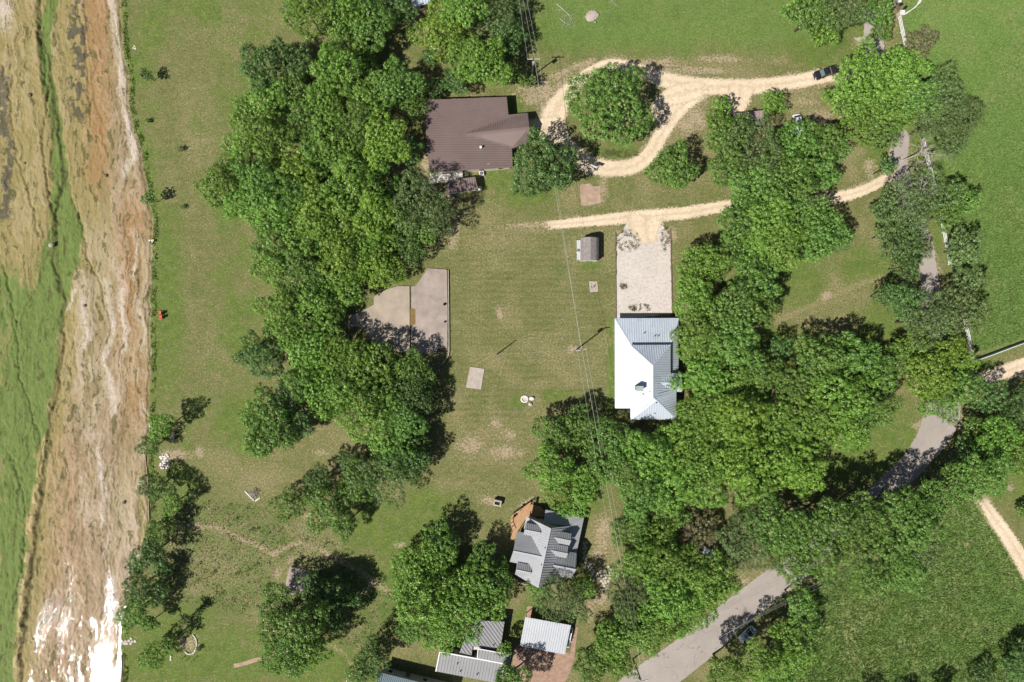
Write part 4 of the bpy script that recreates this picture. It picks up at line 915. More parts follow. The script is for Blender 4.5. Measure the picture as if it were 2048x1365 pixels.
simple_house('store_shed', 'narrow mauve brown metal roof beside the small round tree at the drive', 'shed', [[(1467, 227.6, 2.9), (1526.4, 220.8, 2.9), (1529, 250, 2.6), (1470, 257, 2.6)]], M['roof_mauve'], M['brownwall'], 2.4)

# --- gambrel shed
def shed():
    r = thing('garden_shed', 'small grey shingled barn shed with two flaps on its left side', 'shed', P(1180, 498))
    y0, y1 = 475.5, 521.5
    prof = [(1161.5, 2.3), (1168.5, 3.35), (1180, 3.95), (1191.5, 3.35), (1198.5, 2.3)]
    for (xa, za), (xb, zb) in zip(prof[:-1], prof[1:]):
        kx = lambda x: (x - 1024) * S * (H - 3) / H
        ya = (682.5 - y0) * S * (H - 3) / H; yb = (682.5 - y1) * S * (H - 3) / H
        q = [Vector((kx(xa), ya, za)), Vector((kx(xb), ya, zb)), Vector((kx(xb), yb, zb)), Vector((kx(xa), yb, za))]
        o = roof_face(r, q, M['shingle'], th=.1, seam=False)
        n = 5; mb = MB()
        for k in range(1, n):
            a = q[0].lerp(q[1], k / n); b = q[3].lerp(q[2], k / n); mb.bar(a + Vector((0, 0, .02)), b + Vector((0, 0, .02)), .05, .03)
        so = link('shingle_courses', mesh('shingle_courses', [v - r.location for v in mb.v], mb.f, M['shingle']), o); so['kind'] = 'stuff'
    xs = [((x - 1024) * S * (H - 3) / H) for x, z in prof]
    for yy in (ya - .15, yb + .15):
        gable_wall(r, [Vector((x + (.1 if i == 0 else -.1 if i == 4 else 0), yy, prof[i][1] - .12)) for i, x in enumerate(xs)] + [Vector((xs[4] - .1, yy, 0)), Vector((xs[0] + .1, yy, 0))], M['white'])
    for x in (xs[0] + .12, xs[4] - .12): MB().box((x, (ya + yb) / 2, 1.15), (.08, ya - yb - .3, 2.2)).build('wall', M['white'], r)
    MB().box(((xs[1] + xs[3]) / 2, yb + .10, 1.05), (1.4, .08, 2.1)).build('door', M['greywall'], r)
    for a, b in ((481, 498), (503.5, 520)):
        q0 = P(1153.7, a, 2.1); q1 = P(1163, a, 2.25); q2 = P(1163, b, 2.25); q3 = P(1153.7, b, 2.1)
        roof_face(r, [q0, q1, q2, q3], M['roof_carport'], th=.06, seam=False).name = 'side_flap'
        for p in (q0, q3): MB().bar(p - Vector((-.08, 0, .05)), Vector((p.x + .08, p.y, 0)), .07, .07).build('flap_post', M['white'], r)
shed()

# ------------------------------------------------------------------ vehicles
def loft(st, prof):
    """st: stations; prof(station) -> ring of points (left to right over the top)"""
    rings = [prof(s) for s in st]; n = len(rings[0]); mb = MB(); vs = [q for rg in rings for q in rg]; fs = []
    for i in range(len(rings) - 1):
        for j in range(n): fs.append((i * n + j, i * n + (j + 1) % n, (i + 1) * n + (j + 1) % n, (i + 1) * n + j))
    fs += [tuple(range(n - 1, -1, -1)), tuple(range((len(rings) - 1) * n, len(rings) * n))]
    return mb.add(vs, fs)
def body_ring(s):
    x, hw, zb, zt = s; sh = hw * .93
    return [Vector((x, y, z)) for y, z in ((-hw * .95, zb), (-hw, zb + .25), (-hw, zt - .14), (-sh, zt - .03), (-sh * .6, zt + .02), (0, zt + .035), (sh * .6, zt + .02), (sh, zt - .03), (hw, zt - .14), (hw, zb + .25), (hw * .95, zb))]
def wheels(r, xs, hw, rad):
    for x in xs:
        for s in (-1, 1):
            t = MB().tube((x, s * (hw - .22), rad), (x, s * (hw + .02), rad), rad, rad, 16).build('wheel', M['rubber'], r, world=False)
            MB().tube((x, s * (hw - .1), rad), (x, s * (hw + .04), rad), rad * .6, rad * .6, 12).build('rim', M['steel'], t, world=False)
def cabin(r, x, hw, zb, zt, mat, glass='glass', gf='glass', roofm=None):
    """x = (base rear, roof rear, roof front, base front)"""
    hb, ht = hw * .95, hw * .76; xb0, xt0, xt1, xb1 = x
    def ring(k):
        return None
    b = [Vector((xb0, -hb, zb)), Vector((xb1, -hb * .97, zb)), Vector((xb1, hb * .97, zb)), Vector((xb0, hb, zb))]
    tt = [Vector((xt0, -ht, zt)), Vector((xt1, -ht, zt - .03)), Vector((xt1, ht, zt - .03)), Vector((xt0, ht, zt))]
    crown = Vector(((xt0 + xt1) / 2, 0, zt + .06))
    mb = MB().add(b + tt + [crown], [(0, 1, 5, 4), (1, 2, 6, 5), (2, 3, 7, 6), (3, 0, 4, 7), (4, 5, 8), (5, 6, 8), (6, 7, 8), (7, 4, 8)])
    mb.build('cab', mat, r, world=False)
    def pane(nm, i, j, mtl, u0=.06, u1=.94, v0=.1, v1=.92):
        B0, B1, T0, T1 = b[i], b[j], tt[i], tt[j]
        pt = lambda u, v: B0.lerp(B1, u).lerp(T0.lerp(T1, u), v)
        n = (B1 - B0).cross(T0 - B0).normalized(); q = [pt(u0, v0), pt(u1, v0), pt(u1, v1), pt(u0, v1)]
        MB().add([p + n * .012 for p in q] + [p - n * .02 for p in q], [(0, 1, 2, 3), (0, 4, 5, 1), (1, 5, 6, 2), (2, 6, 7, 3), (3, 7, 4, 0)]).build(nm, mtl, r, world=False)
    pane('side_window', 0, 1, M[glass], .1, .48); pane('side_window', 0, 1, M[glass], .53, .9)
    pane('windscreen', 1, 2, M[gf]); pane('side_window', 2, 3, M[glass], .1, .48); pane('side_window', 2, 3, M[glass], .53, .9); pane('rear_window', 3, 0, M[glass])
    if roofm:
        q = [v.lerp(crown, .12) + Vector((0, 0, .012)) for v in tt]; MB().add(q + [crown + Vector((0, 0, .014))], [(0, 1, 4), (1, 2, 4), (2, 3, 4), (3, 0, 4)]).build('roof_glass', roofm, r, world=False)
def lights(r, xf, xr, hw, zf):
    for s in (-1, 1):
        MB().box((xf, s * hw * .72, zf), (.22, .34, .16)).build('headlight', M['lamp'], r, world=False); MB().box((xr, s * hw * .85, zf + .08), (.1, .2, .3)).build('tail_light', M['tail'], r, world=False)
def mirrors(r, x, hw, z, mat):
    for s in (-1, 1): MB().box((x, s * (hw + .12), z), (.12, .24, .18)).build('mirror', mat, r, world=False)
def pickup():
    r = thing('pickup_truck', 'black pickup truck on the gravel drive where it meets the trees', 'truck', P(1648.5, 148), math.atan2(-15.8, -47.2))
    m = M['car_black']; hw = .96
    loft([(-.7, hw, .45, 1.12), (.6, hw, .42, 1.12), (1.2, hw, .42, 1.12), (2.2, hw * .98, .45, 1.06), (2.6, hw * .9, .5, .98), (2.74, hw * .78, .55, .85)], body_ring).build('body', m, r, True, False)
    bed = MB().box((-1.72, 0, .62), (2.1, 1.9, .2))
    for s in (-1, 1): bed.box((-1.72, s * .9, .92), (2.1, .12, .45))
    bed.box((-2.73, 0, .92), (.1, 1.8, .45)).box((-.73, 0, .92), (.1, 1.8, .45)).build('cargo_bed', m, r, world=False)
    MB().box((-1.5, 0, .98), (1.3, 1.6, .05)).build('bed_cover', M['black'], r, world=False)
    MB().box((-.9, 0, 1.0), (.35, 1.5, .32)).build('tool_box', M['steel'], r, world=False)
    MB().box((-2.83, 0, .55), (.14, 1.85, .2)).build('bumper', M['steel'], r, world=False); MB().box((2.72, 0, .52), (.16, 1.6, .22)).build('bumper', M['steel'], r, world=False)
    cabin(r, (-.68, -.5, .75, 1.45), hw, 1.1, 1.78, m, 'glass', 'skyglass')
    wheels(r, (-1.75, 1.75), hw, .39); lights(r, 2.6, -2.76, hw, .85); mirrors(r, 1.15, hw, 1.2, m)
pickup()
def car(label, px, py, rz, mat, roofm=None, L=4.5, gf='skyglass', cat='car', tall=1.0):
    r = thing('parked_car', label, cat, P(px, py), rz); hw = .9; h = L / 2
    loft([(-h, hw * .8, .5, .78), (-h + .12, hw * .92, .38, .95), (-h + .8, hw, .32, 1.0), (0, hw, .3, .98), (h - 1.2, hw, .32, .95), (h - .35, hw * .92, .36, .84), (h - .08, hw * .8, .42, .7), (h, hw * .66, .48, .6)], body_ring).build('body', mat, r, True, False)
    cabin(r, (-h + .35, -h + .95, h - 2.15, h - 1.25), hw, .94, .94 + .52 * tall, mat, 'glass', gf, roofm)
    wheels(r, (-h + .85, h - .9), hw, .33); lights(r, h - .25, -h + .06, hw, .68); mirrors(r, h - 1.6, hw, 1.0, mat)
    MB().box((h - .02, 0, .42), (.1, 1.3, .18)).build('bumper', M['black'], r, world=False)
    return r
car('white car parked half under the trees right of the narrow mauve roof', 1593, 251, math.radians(-80), M['car_white'])
car('silver car with a dark glass roof parked under trees beside the road', 1492, 1266, math.atan2(-250, -280) , M['car_silver'], M['glass'], 4.3, 'skyglass')
car('white car with its tail sticking out from under the carport', 1134, 1272, math.radians(-102), M['car_white'], None, 4.6, 'glass', tall=1.25)
car('car hidden in the brown leafed thicket, only a glint showing', 1412, 1102, math.radians(-35), M['car_white'], None, 4.4)

# ------------------------------------------------------------------ fences
def rail_fence(name, label, pts, rails, hpost, mat, step=2.4, rw=.05, rh=.16):
    r = thing(name, label, 'fence', P(*pts[0]))
    for a, b in zip(pts[:-1], pts[1:]):
        A, B = P(*a), P(*b); n = max(1, round((B - A).length / step))
        for k in range(n):
            p = A.lerp(B, k / n); q = A.lerp(B, (k + 1) / n)
            MB().box(p + Vector((0, 0, hpost / 2)), (.15, .15, hpost)).build('post', mat, r)
            for z in rails: MB().bar(p + Vector((0, 0, z)), q + Vector((0, 0, z)), rw + .03, rh).build('rail', mat, r)
    MB().box(P(*pts[-1]) + Vector((0, 0, hpost / 2)), (.15, .15, hpost)).build('post', mat, r)
rail_fence('rail_fence', 'white three rail fence running down from the stone gate pillars', [(1795, 36), (1801, 66), (1808, 97)], (.35, .8, 1.25), 1.4, M['white'])
rail_fence('rail_fence', 'white three rail fence past the bare dead tree by the meadow', [(1842, 280), (1849, 312), (1858, 345), (1864, 372)], (.35, .8, 1.25), 1.4, M['white'])
rail_fence('rail_fence', 'white three rail fence between two grey green trees beside the asphalt road', [(1876, 432), (1884, 466), (1891, 500), (1896, 530)], (.35, .8, 1.25), 1.4, M['white'])
rail_fence('rail_fence', 'white three rail fence at the yellow green tree, ending at the field corner', [(1925, 640), (1932, 672), (1938, 702), (1941, 722)], (.35, .8, 1.25), 1.4, M['white'])
rail_fence('rail_fence', 'white fence curving up from the gate pillar out of the photo', [(1799, 35), (1812, 29), (1824, 20), (1832, 12), (1838, 0), (1841, -12)], (.35, .7, 1.05, 1.4), 1.55, M['white'], 1.8, .1, .2)
rail_fence('field_fence', 'long pale greenish board fence along the right field above the dirt track', [(1944, 722), (1978, 710), (2012, 697), (2048, 684), (2100, 666)], (.3, .62, .94, 1.26), 1.45, M['fencegreen'], 3.0, .14, .22)
for lab, x, y in (('stone gate pillar where the white fences meet', 1796, 33), ('stone gate pillar at the upper edge of the photo', 1789, 8)):
    r = thing('gate_pillar', lab, 'pillar', P(x, y)); c = P(x, y)
    for k in range(6): MB().box(c + Vector((random.uniform(-.02, .02), random.uniform(-.02, .02), .15 + .27 * k)), (.85 + random.uniform(-.03, .03), .85, .265), random.uniform(-.03, .03)).build('stone_course', M['limestone'], r)
    MB().box(c + Vector((0, 0, 1.72)), (1.05, 1.05, .12)).build('cap', M['chalk'], r)
r = thing('gate', 'grey brown bar gate between the two stone pillars', 'gate', P(1791, 14))
for z in (.3, .6, .9, 1.2): MB().bar(P(1790, 12, 0) + Vector((0, 0, z)), P(1795, 29, 0) + Vector((0, 0, z)), .08, .09).build('bar', M['timber'], r)
for t in (0, .5, 1): MB().box(P(1790 + 5 * t, 12 + 17 * t, 0) + Vector((0, 0, .72)), (.1, .1, 1.35)).build('upright', M['timber'], r)
for lab, x, y, a in (('upper of two flat black panels on the grass inside the gate', 1800, 11, 28), ('lower of two flat black panels on the grass inside the gate', 1809, 17, 45)):
    r = thing('black_panel', lab, 'panel', P(x, y), math.radians(a))
    MB().box((0, 0, .42), (1.15, .58, .05), M=Matrix.Rotation(.25, 3, 'Y')).build('panel', M['black'], r, world=False)
    for i in (-1, 1): MB().box((i * .42, 0, .2), (.05, .4, .42)).build('leg', M['dark'], r, world=False)

# ------------------------------------------------------------------ poles and wires
POLETOP = {}
def utility_pole(label, base, h, arms, arm_dir, transformer=True, double=False):
    b = P(*base); r = thing('utility_pole', label, 'utility pole', b)
    MB().tube(b, b + Vector((0, 0, h)), .17, .11, 10).build('pole', M['polewood'], r)
    d = Vector((math.cos(arm_dir), math.sin(arm_dir), 0)); nrm = Vector((-d.y, d.x, 0))
    if arms:
        for s in ((-1, 1) if double else (0,)):
            c = b + Vector((0, 0, h - .5)) + nrm * (.32 * s)
            MB().bar(c - d * arms / 2, c + d * arms / 2, .14, .16).build('crossarm', M['armwood'], r)
            for t in (-.47, 0.15, .47): MB().tube(c + d * arms * t + Vector((0, 0, .06)), c + d * arms * t + Vector((0, 0, .3)), .07, .05, 8).build('insulator', M['chalk'], r)
    if transformer:
        c = b + Vector((0, 0, h - 1.5)) + (nrm if transformer is True else transformer) * .42
        t = MB().tube(c - Vector((0, 0, .5)), c + Vector((0, 0, .45)), .3, .3, 14).build('transformer', M['steel'], r); 
        k = MB().tube(c + Vector((0, 0, .44)), c + Vector((0, 0, .75)), .07, .05, 8); link('bushing', mesh('bushing', [q - r.location for q in k.v], k.f, M['chalk']), t)
        MB().bar(c, b + Vector((0, 0, h - 1.5)), .08, .2).build('bracket', M['steel'], r)
    return b, h, d
pa = utility_pole('tall utility pole with a crossarm and transformer beside the wood above the brown roof', (1064.5, 153), 9.6, 2.6, 0.02, Vector((0, -1, 0)))
pb = utility_pole('tall utility pole with a transformer standing in the mown lawn left of the bright roof', (1153.5, 699), 10.6, 2.2, .14, Vector((-1, 0, 0)))
pc = utility_pole('utility pole with double crossarms at the lower edge beside the road', (1266, 1318), 11.0, 2.7, .22, Vector((-.6, .6, 0)), True)
b = P(994.5, 709); r = thing('bare_pole', 'short bare wooden pole in the middle of the mown lawn', 'pole', b); MB().tube(b, b + Vector((0, 0, 6.6)), .14, .1, 10).build('shaft', M['polewood'], r)
MB().box(b + Vector((0, 0, 6.5)), (.2, .2, .14)).build('cap', M['steel'], r)
b = P(1199, 567); r = thing('flag_pole', 'thin metal pole beside the pale pitted stone pad', 'pole', b); MB().tube(b, b + Vector((0, 0, 4.2)), .035, .025, 6).build('shaft', M['timber'], r); MB().rock(b + Vector((0, 0, 4.22)), .06, 2, (1, 1, 1), 1).build('finial', M['steel'], r)
def wire(label, a, b, sag, rad=.017):
    a = Vector(a); b = Vector(b); n = 16; mb = MB(); pts = []
    for k in range(n + 1):
        t = k / n; p = a.lerp(b, t); p.z -= sag * 4 * t * (1 - t); pts.append(p)
    mb.path(pts, [rad] * (n + 1), 4)
    o = mb.build('power_line', M['wire']); setp(o, label, 'power line', 'power lines between the utility poles')
def tip(p, t, dz=-.25): b, h, d = p; return b + Vector((0, 0, h + dz)) + d * t
wire('left wire rising from the upper pole past the tree tops', tip(pa, -1.2), P(1030, -60, 9.5), .8); wire('middle wire rising from the upper pole past the tree tops', tip(pa, .2), P(1036, -60, 9.5), .8); wire('right wire rising from the upper pole past the tree tops', tip(pa, 1.2), P(1042, -60, 9.2), .8)
wire('main overhead wire crossing the lawn from the upper pole to the lawn pole', tip(pa, .2), tip(pb, 0.1), 1.5, .026); wire('second overhead wire crossing the lawn beside the main one', tip(pa, 1.2, -1.4), tip(pb, .1, -1.4), 1.8)
wire('overhead wire from the lawn pole over the trees, left one', tip(pb, -.9), tip(pc, -1.2), 1.4); wire('overhead wire from the lawn pole over the trees, middle one', tip(pb, .1), tip(pc, .3), 1.3, .026); wire('overhead wire from the lawn pole over the trees, right one', tip(pb, .9), tip(pc, 1.2), 1.4)
wire('thin wire from the short bare pole to the lawn pole', P(994.5, 709) + Vector((0, 0, 6.4)), tip(pb, 0, -2.2), .5, .010)
for k, (dy, z) in enumerate(((0, 9.6), (9, 8.8), (18, 8.2))):
    wire(('upper', 'middle', 'lower')[k] + ' wire crossing the road and the shrubs right of the silver car', tip(pc, 1.0 - k * .4, -.2 - k * .6), P(1760, 1104 + dy, z), 1.6, .014)

# ------------------------------------------------------------------ small things
def hoop():
    b = P(1182, 347); r = thing('basketball_hoop', 'basketball hoop with a white backboard at the bend of the gravel loop', 'basketball hoop', b)
    MB().tube(b, b + Vector((0, 0, 2.7)), .07, .06, 8).build('pole', M['steel'], r)
    d = Vector((.35, .94, 0)); s = Vector((d.y, -d.x, 0)); c = b + Vector((0, 0, 3.05)) + d * .7
    MB().bar(b + Vector((0, 0, 2.65)), c, .08, .08).build('arm', M['steel'], r)
    MB().bar(c - s * .75 + d * .05, c + s * .75 + d * .05, .05, 1.05).build('backboard', M['white'], r)
    rim = MB(); q = c + d * .35 - Vector((0, 0, .35))
    for k in range(14):
        a, e = 2 * math.pi * k / 14, 2 * math.pi * (k + 1) / 14; rim.tube(q + Vector((.23 * math.cos(a), .23 * math.sin(a), 0)), q + Vector((.23 * math.cos(e), .23 * math.sin(e), 0)), .015, .015, 4)
    rim.build('rim', M['rust'], r)
hoop()
def adirondack(label, px, py, rz, mat, group=None, name='garden_chair', s=1.0):
    r = thing(name, label, 'chair', P(px, py), rz, group); k = s
    for j in range(5): MB().box((.02, (j - 2) * .115 * k, .36 * k), (.55 * k, .10 * k, .03), M=Matrix.Rotation(.12, 3, 'Y')).build('seat_slat', mat, r, world=False)
    for j in range(5): MB().box((-.42 * k, (j - 2) * .115 * k, .72 * k), (.03, .10 * k, .85 * k), M=Matrix.Rotation(-.4, 3, 'Y')).build('back_slat', mat, r, world=False)
    for i in (-1, 1):
        MB().box((.02, i * .36 * k, .56 * k), (.72 * k, .13 * k, .03)).build('armrest', mat, r, world=False)
        MB().box((.3 * k, i * .32 * k, .28 * k), (.09 * k, .04, .56 * k)).build('leg', mat, r, world=False); MB().box((-.3 * k, i * .32 * k, .26 * k), (.09 * k, .04, .52 * k)).build('leg', mat, r, world=False)
adirondack('upper of two red garden chairs facing the river', 322, 627.5, math.pi, M['red'], 'red chairs on the river lawn', s=1.1); adirondack('lower of two red garden chairs facing the river', 323.5, 635.5, math.pi, M['red'], 'red chairs on the river lawn', s=1.1)
adirondack('pale pink lawn chair beside the bank tree', 347.5, 867, 2.8, M['pinkfab'], name='lawn_chair'); adirondack('teal lawn chair below the pale pink one', 348, 877, 3.3, M['tealfab'], name='lawn_chair')

def stone_ring(name, label, cx, cy, rad, n, size, mat, z=.22, fill=None, a0=0, a1=360, sq=1.0):
    r = thing(name, label, 'stone ring', P(cx, cy)); mb = MB()
    for k in range(n):
        a = math.radians(a0 + (a1 - a0) * k / (n - 1 if a1 - a0 < 360 else n)); p = P(cx + rad * math.cos(a), cy - rad * sq * math.sin(a), 0)
        mb2 = MB().rock((p.x, p.y, z * .5), size * random.uniform(.8, 1.15), k, (1, 1, .75), 1); mb.add(mb2.v, mb2.f)
    mb.build('stones', mat, r)['kind'] = 'stuff'
    if fill: MB().prism([P(cx + rad * .9 * math.cos(k * .5236), cy - rad * .9 * sq * math.sin(k * .5236))[:2] for k in range(12)], -.05, .05).build('bed', fill, r)
    return r
stone_ring('fire_ring', 'pale round stone fire ring in the lower mown lawn', 1049, 798.5, 6.2, 14, .24, M['chalk'], .3, M['sand'])
for lab, x, y, s in (('pale boulder right of the fire ring', 1063.5, 797.5, .48), ('grey boulder below the fire ring', 1060.5, 809, .42)):
    r = thing('boulder', lab, 'boulder', P(x, y)); MB().rock(P(x, y, .28), s, int(x), (1.25, .95, .75), 2).build('stone', M['chalk'] if s > .45 else M['limestone'], r)
b = P(1184.5, 33); r = thing('ash_heap', 'pale heap of ash and chalk in the upper green field', 'heap', b); mb = MB().rock((b.x, b.y, .1), 1.35, 3, (1, 1, .35), 3)
for k in range(30): mb.rock((b.x + random.gauss(0, .55), b.y + random.gauss(0, .55), .38), random.uniform(.08, .22), k, (1, 1, .6), 1)
mb.build('heap', M['concrete_pale'], r)
# stone edged bed
r = stone_ring('stone_border', 'curved pale stone border round the little bed in the lower left lawn', 380, 1288, 14, 34, .17, M['chalk'], .3, None, -130, 62, 1.45)
stone_ring('stone_border', 'short row of pale stones left of the curved border', 372, 1316, 30, 5, .22, M['chalk'], .25, None, 172, 188)
# masonry barbecue
def bbq():
    b = P(995, 1005); r = thing('masonry_grill', 'small grey masonry fireplace with a dark opening above the shaded tree', 'fireplace', b, math.radians(-12))
    MB().box((0, .55, .65), (1.7, .35, 1.3)).build('back_wall', M['concrete_pale'], r, world=False)
    MB().box((.7, -.1, .65), (.3, .95, 1.3)).build('side_wall', M['concrete_pale'], r, world=False); MB().box((-.72, -.1, .5), (.26, .95, 1.0)).build('side_wall', M['concrete_pale'], r, world=False)
    MB().box((0, -.1, .15), (1.14, .9, .3)).build('hearth', M['dark'], r, world=False); MB().box((0, -.66, .1), (1.6, .25, .2)).build('front_step', M['limestone'], r, world=False)
bbq()
# flagstone walk and stone patches: irregular stones laid with joints
def flagstones(name, label, poly, size, mat, z=.07, kind='path', seed=1):
    r = thing(name, label, kind, P(*poly[0])); rr = random.Random(seed); xs = [p[0] for p in poly]; ys = [p[1] for p in poly]; mb = MB(); y = min(ys); row = 0
    while y < max(ys):
        x = min(xs) + (row % 2) * size * .5
        while x < max(xs):
            cx, cy = x + rr.uniform(-.2, .2) * size, y + rr.uniform(-.2, .2) * size
            if inpoly(np.array([cx]), np.array([cy]), poly)[0]:
                n = rr.choice((5, 6, 6, 7)); a0 = rr.uniform(0, 6)
                mb.prism([P(cx + size * .5 * rr.uniform(.8, 1.08) * math.cos(a0 + 2 * math.pi * k / n), cy + size * .5 * rr.uniform(.8, 1.08) * math.sin(a0 + 2 * math.pi * k / n))[:2] for k in range(n)], -.03, z + rr.uniform(-.02, .03))
            x += size
        y += size * .9; row += 1
    mb.build('flagstones', mat, r)['kind'] = 'stuff'; return r
flagstones('stone_walk', 'curving flagstone walk from the dormered house to the trees', [(1165, 1083), (1173, 1081), (1176, 1092), (1170, 1106), (1178, 1126), (1192, 1141), (1205, 1146), (1214, 1133), (1228, 1135), (1228, 1148), (1219, 1158), (1220, 1182), (1204, 1181), (1206, 1168), (1190, 1158), (1173, 1140), (1166, 1116), (1164, 1100)], 6.0, M['limestone'], seed=3)
flagstones('stone_patch', 'white patch of flat stones on the bank below the lawn chairs', [(318, 909), (336, 909), (341, 930), (334, 937), (322, 936)], 5.0, M['chalk'], .18, 'stones', 4)
flagstones('stone_patch', 'pale flat stones at the water edge below the bank thicket', [(237, 1283), (262, 1277), (272, 1284), (258, 1290), (240, 1291)], 6.0, M['limestone'], .12, 'stones', 5)
flagstones('stone_steps', 'short line of pale stones from the lawn to the river shelf', [(299, 481), (322, 481), (324, 484), (299, 485)], 4.0, M['chalk'], .14, 'stones', 6)
flagstones('stone_patch', 'small pale stone patch on the bank top above the single shrub', [(267, 89), (274, 89), (274, 101), (267, 101)], 5.0, M['limestone'], .14, 'stones', 7)
b = P(105, 491, -.8); r = thing('river_boulder', 'square tan block standing in the green river channel', 'boulder', b); MB().rock(b + Vector((0, 0, .3)), .62, 8, (1.05, .95, .8), 2).build('stone', M['concrete_tan'], r)
for lab, x, y, s in (('dark snag lying on the tan river bed, upper left', 60, 191, .45), ('dark stone on the tan river bed near the pale shelf', 212, 352, .42), ('small dark stone on the upper left river bed', 50, 327, .3), ('dark tuft of debris low on the river bed', 249, 1005, .42), ('brown stone at the head of the pale river shelf', 170, 612, .35)):
    b = P(x, y, -.7); r = thing('river_stone', lab, 'stone', b); MB().rock(b + Vector((0, 0, .18)), s, int(x), (1, 1, .6), 2).build('stone', M['timber'], r)
# edging along the bank wall in the lower part
r = thing('bank_wall', 'thin pale stone bank wall along the lawn above the lower river', 'wall', P(292, 915))
pts = [(290, 905), (293, 930), (296, 955), (297, 985), (298, 1010), (299, 1040)]
for a, b in zip(pts[:-1], pts[1:]): MB().bar(P(*a, -.1), P(*b, -.1), .16, .5).build('wall_block', M['soil'], r)
r = thing('bank_wall', 'thin pale stone wall at the lower left lawn corner by the glittering water', 'wall', P(243, 1310)); pts = [(243, 1312), (244, 1330), (243, 1350), (241, 1372)]
for a, b in zip(pts[:-1], pts[1:]): MB().bar(P(*a, .05), P(*b, .05), .3, .5).build('wall_block', M['limestone'], r)
r = thing('garden_wall', 'thin pale curved wall at the lower edge left of the teal roof', 'wall', P(696, 1352)); pts = [(706, 1345), (699, 1352), (694, 1362), (692, 1376)]
for a, b in zip(pts[:-1], pts[1:]): MB().bar(P(*a, .2), P(*b, .2), .2, .5).build('wall_block', M['chalk'], r)

# branches, brush heaps, dead trees
def branchy(mb, p, d, L, r, depth, rr, droop=.0):
    n = 3; q = p
    for k in range(n):
        d2 = (d + Vector((rr.gauss(0, .22), rr.gauss(0, .22), rr.gauss(0, .15) - droop))).normalized(); e = q + d2 * (L / n)
        mb.tube(q, e, r * (1 - .25 * k), r * (1 - .25 * (k + 1)), 5, False); q = e; d = d2
        if depth > 0:
            for _ in range(rr.choice((1, 2))):
                s = Vector((rr.gauss(0, 1), rr.gauss(0, 1), rr.gauss(.1, .5))).normalized()
                branchy(mb, q, (d * .7 + s * .8).normalized(), L * rr.uniform(.45, .65), r * (.7 - .2 * k), depth - 1, rr, droop)
def dead_tree(label, px, py, h, L, lean, seed, mat='deadwood', nb=6):
    b = P(px, py); r = thing('dead_tree', label, 'tree', b); rr = random.Random(seed); top = b + Vector((lean[0], lean[1], h))
    MB().path([b - Vector((0, 0, .2)), b.lerp(top, .5) + Vector((.2, .1, 0)), top], [.17, .13, .09], 8).build('trunk', M[mat], r)
    for k in range(nb):
        a = 2 * math.pi * k / nb + rr.uniform(-.4, .4); mb = MB(); st = b.lerp(top, rr.uniform(.6, 1))
        branchy(mb, st, Vector((math.cos(a) * .8 + lean[0] * .12, math.sin(a) * .8 + lean[1] * .12, rr.uniform(.15, .7))).normalized(), L * rr.uniform(.7, 1.1), .085, 2, rr); mb.build('limb', M[mat], r)
dead_tree('pale bare dead tree reaching over the end of the upper road', 1803, 322, 5.5, 3.8, (2.2, .6), 5, nb=9)
dead_tree('grey leafless twigs standing in the grey green trees by the meadow', 1790, 398, 8.8, 2.4, (.5, .2), 8, nb=8)
dead_tree('pale leafless tree at the right edge above the road bend', 2004, 806, 6.5, 3.2, (1.5, .5), 9, nb=8)
dead_tree('grey dead branches in the wood left of the small brown roof', 868, 386, 8.0, 2.2, (-.4, -.4), 12, nb=6)
dead_tree('bare brown thicket tree in the dark gap among the lower trees', 1368, 1058, 7.0, 3.2, (0, 0), 14, 'timber', 9)
def fallen(label, pts, rad, seed, mat='deadwood', twigs=5):
    r = thing('fallen_branch', label, 'branch', P(*pts[0])); rr = random.Random(seed); w_ = [P(x, y, .12) for x, y in pts]
    MB().path(w_, [rad * (1 - .6 * k / (len(w_) - 1)) for k in range(len(w_))], 6).build('stem', M[mat], r)
    for _ in range(twigs):
        mb = MB(); q = rr.choice(w_); branchy(mb, q, Vector((rr.gauss(0, 1), rr.gauss(0, 1), .15)).normalized(), rr.uniform(.8, 1.8), rad * .45, 1, rr, .1); mb.build('twig', M[mat], r)
fallen('long pale fallen branch in the upper green field', [(1113, 8), (1125, 18), (1136, 28), (1144, 40)], .12, 3); fallen('short pale fallen branch left of the ash heap', [(1120, 38), (1130, 46), (1140, 51)], .09, 4); fallen('pale fallen twig at the top edge of the upper green field', [(1218, -4), (1224, 2), (1230, 8)], .08, 6)
fallen('dark crooked fallen branch below the small brown roof', [(905, 385), (916, 402), (926, 403), (938, 395), (944, 393)], .10, 7, 'bark', 7)
b = P(510, 985); r = thing('brush_heap', 'heap of grey brush on a pale board in the dry lower lawn', 'heap', b); rr = random.Random(4)
for k in range(26):
    mb = MB(); a = rr.uniform(0, 6.3); branchy(mb, b + Vector((rr.gauss(0, .3), rr.gauss(0, .3), .2 + rr.random() * .5)), Vector((math.cos(a), math.sin(a), .25)).normalized(), rr.uniform(.8, 1.3), .05, 1, rr, .1); mb.build('stick', M['deadwood'], r)
r = thing('pale_board', 'pale boards forming a corner under the grey brush heap', 'board', P(500, 992))
for a, q in (((490, 983), (508, 1002)), ((510, 1003), (520, 996))): MB().bar(P(*a, .1), P(*q, .1), .25, .12).build('board', M['chalk'], r)

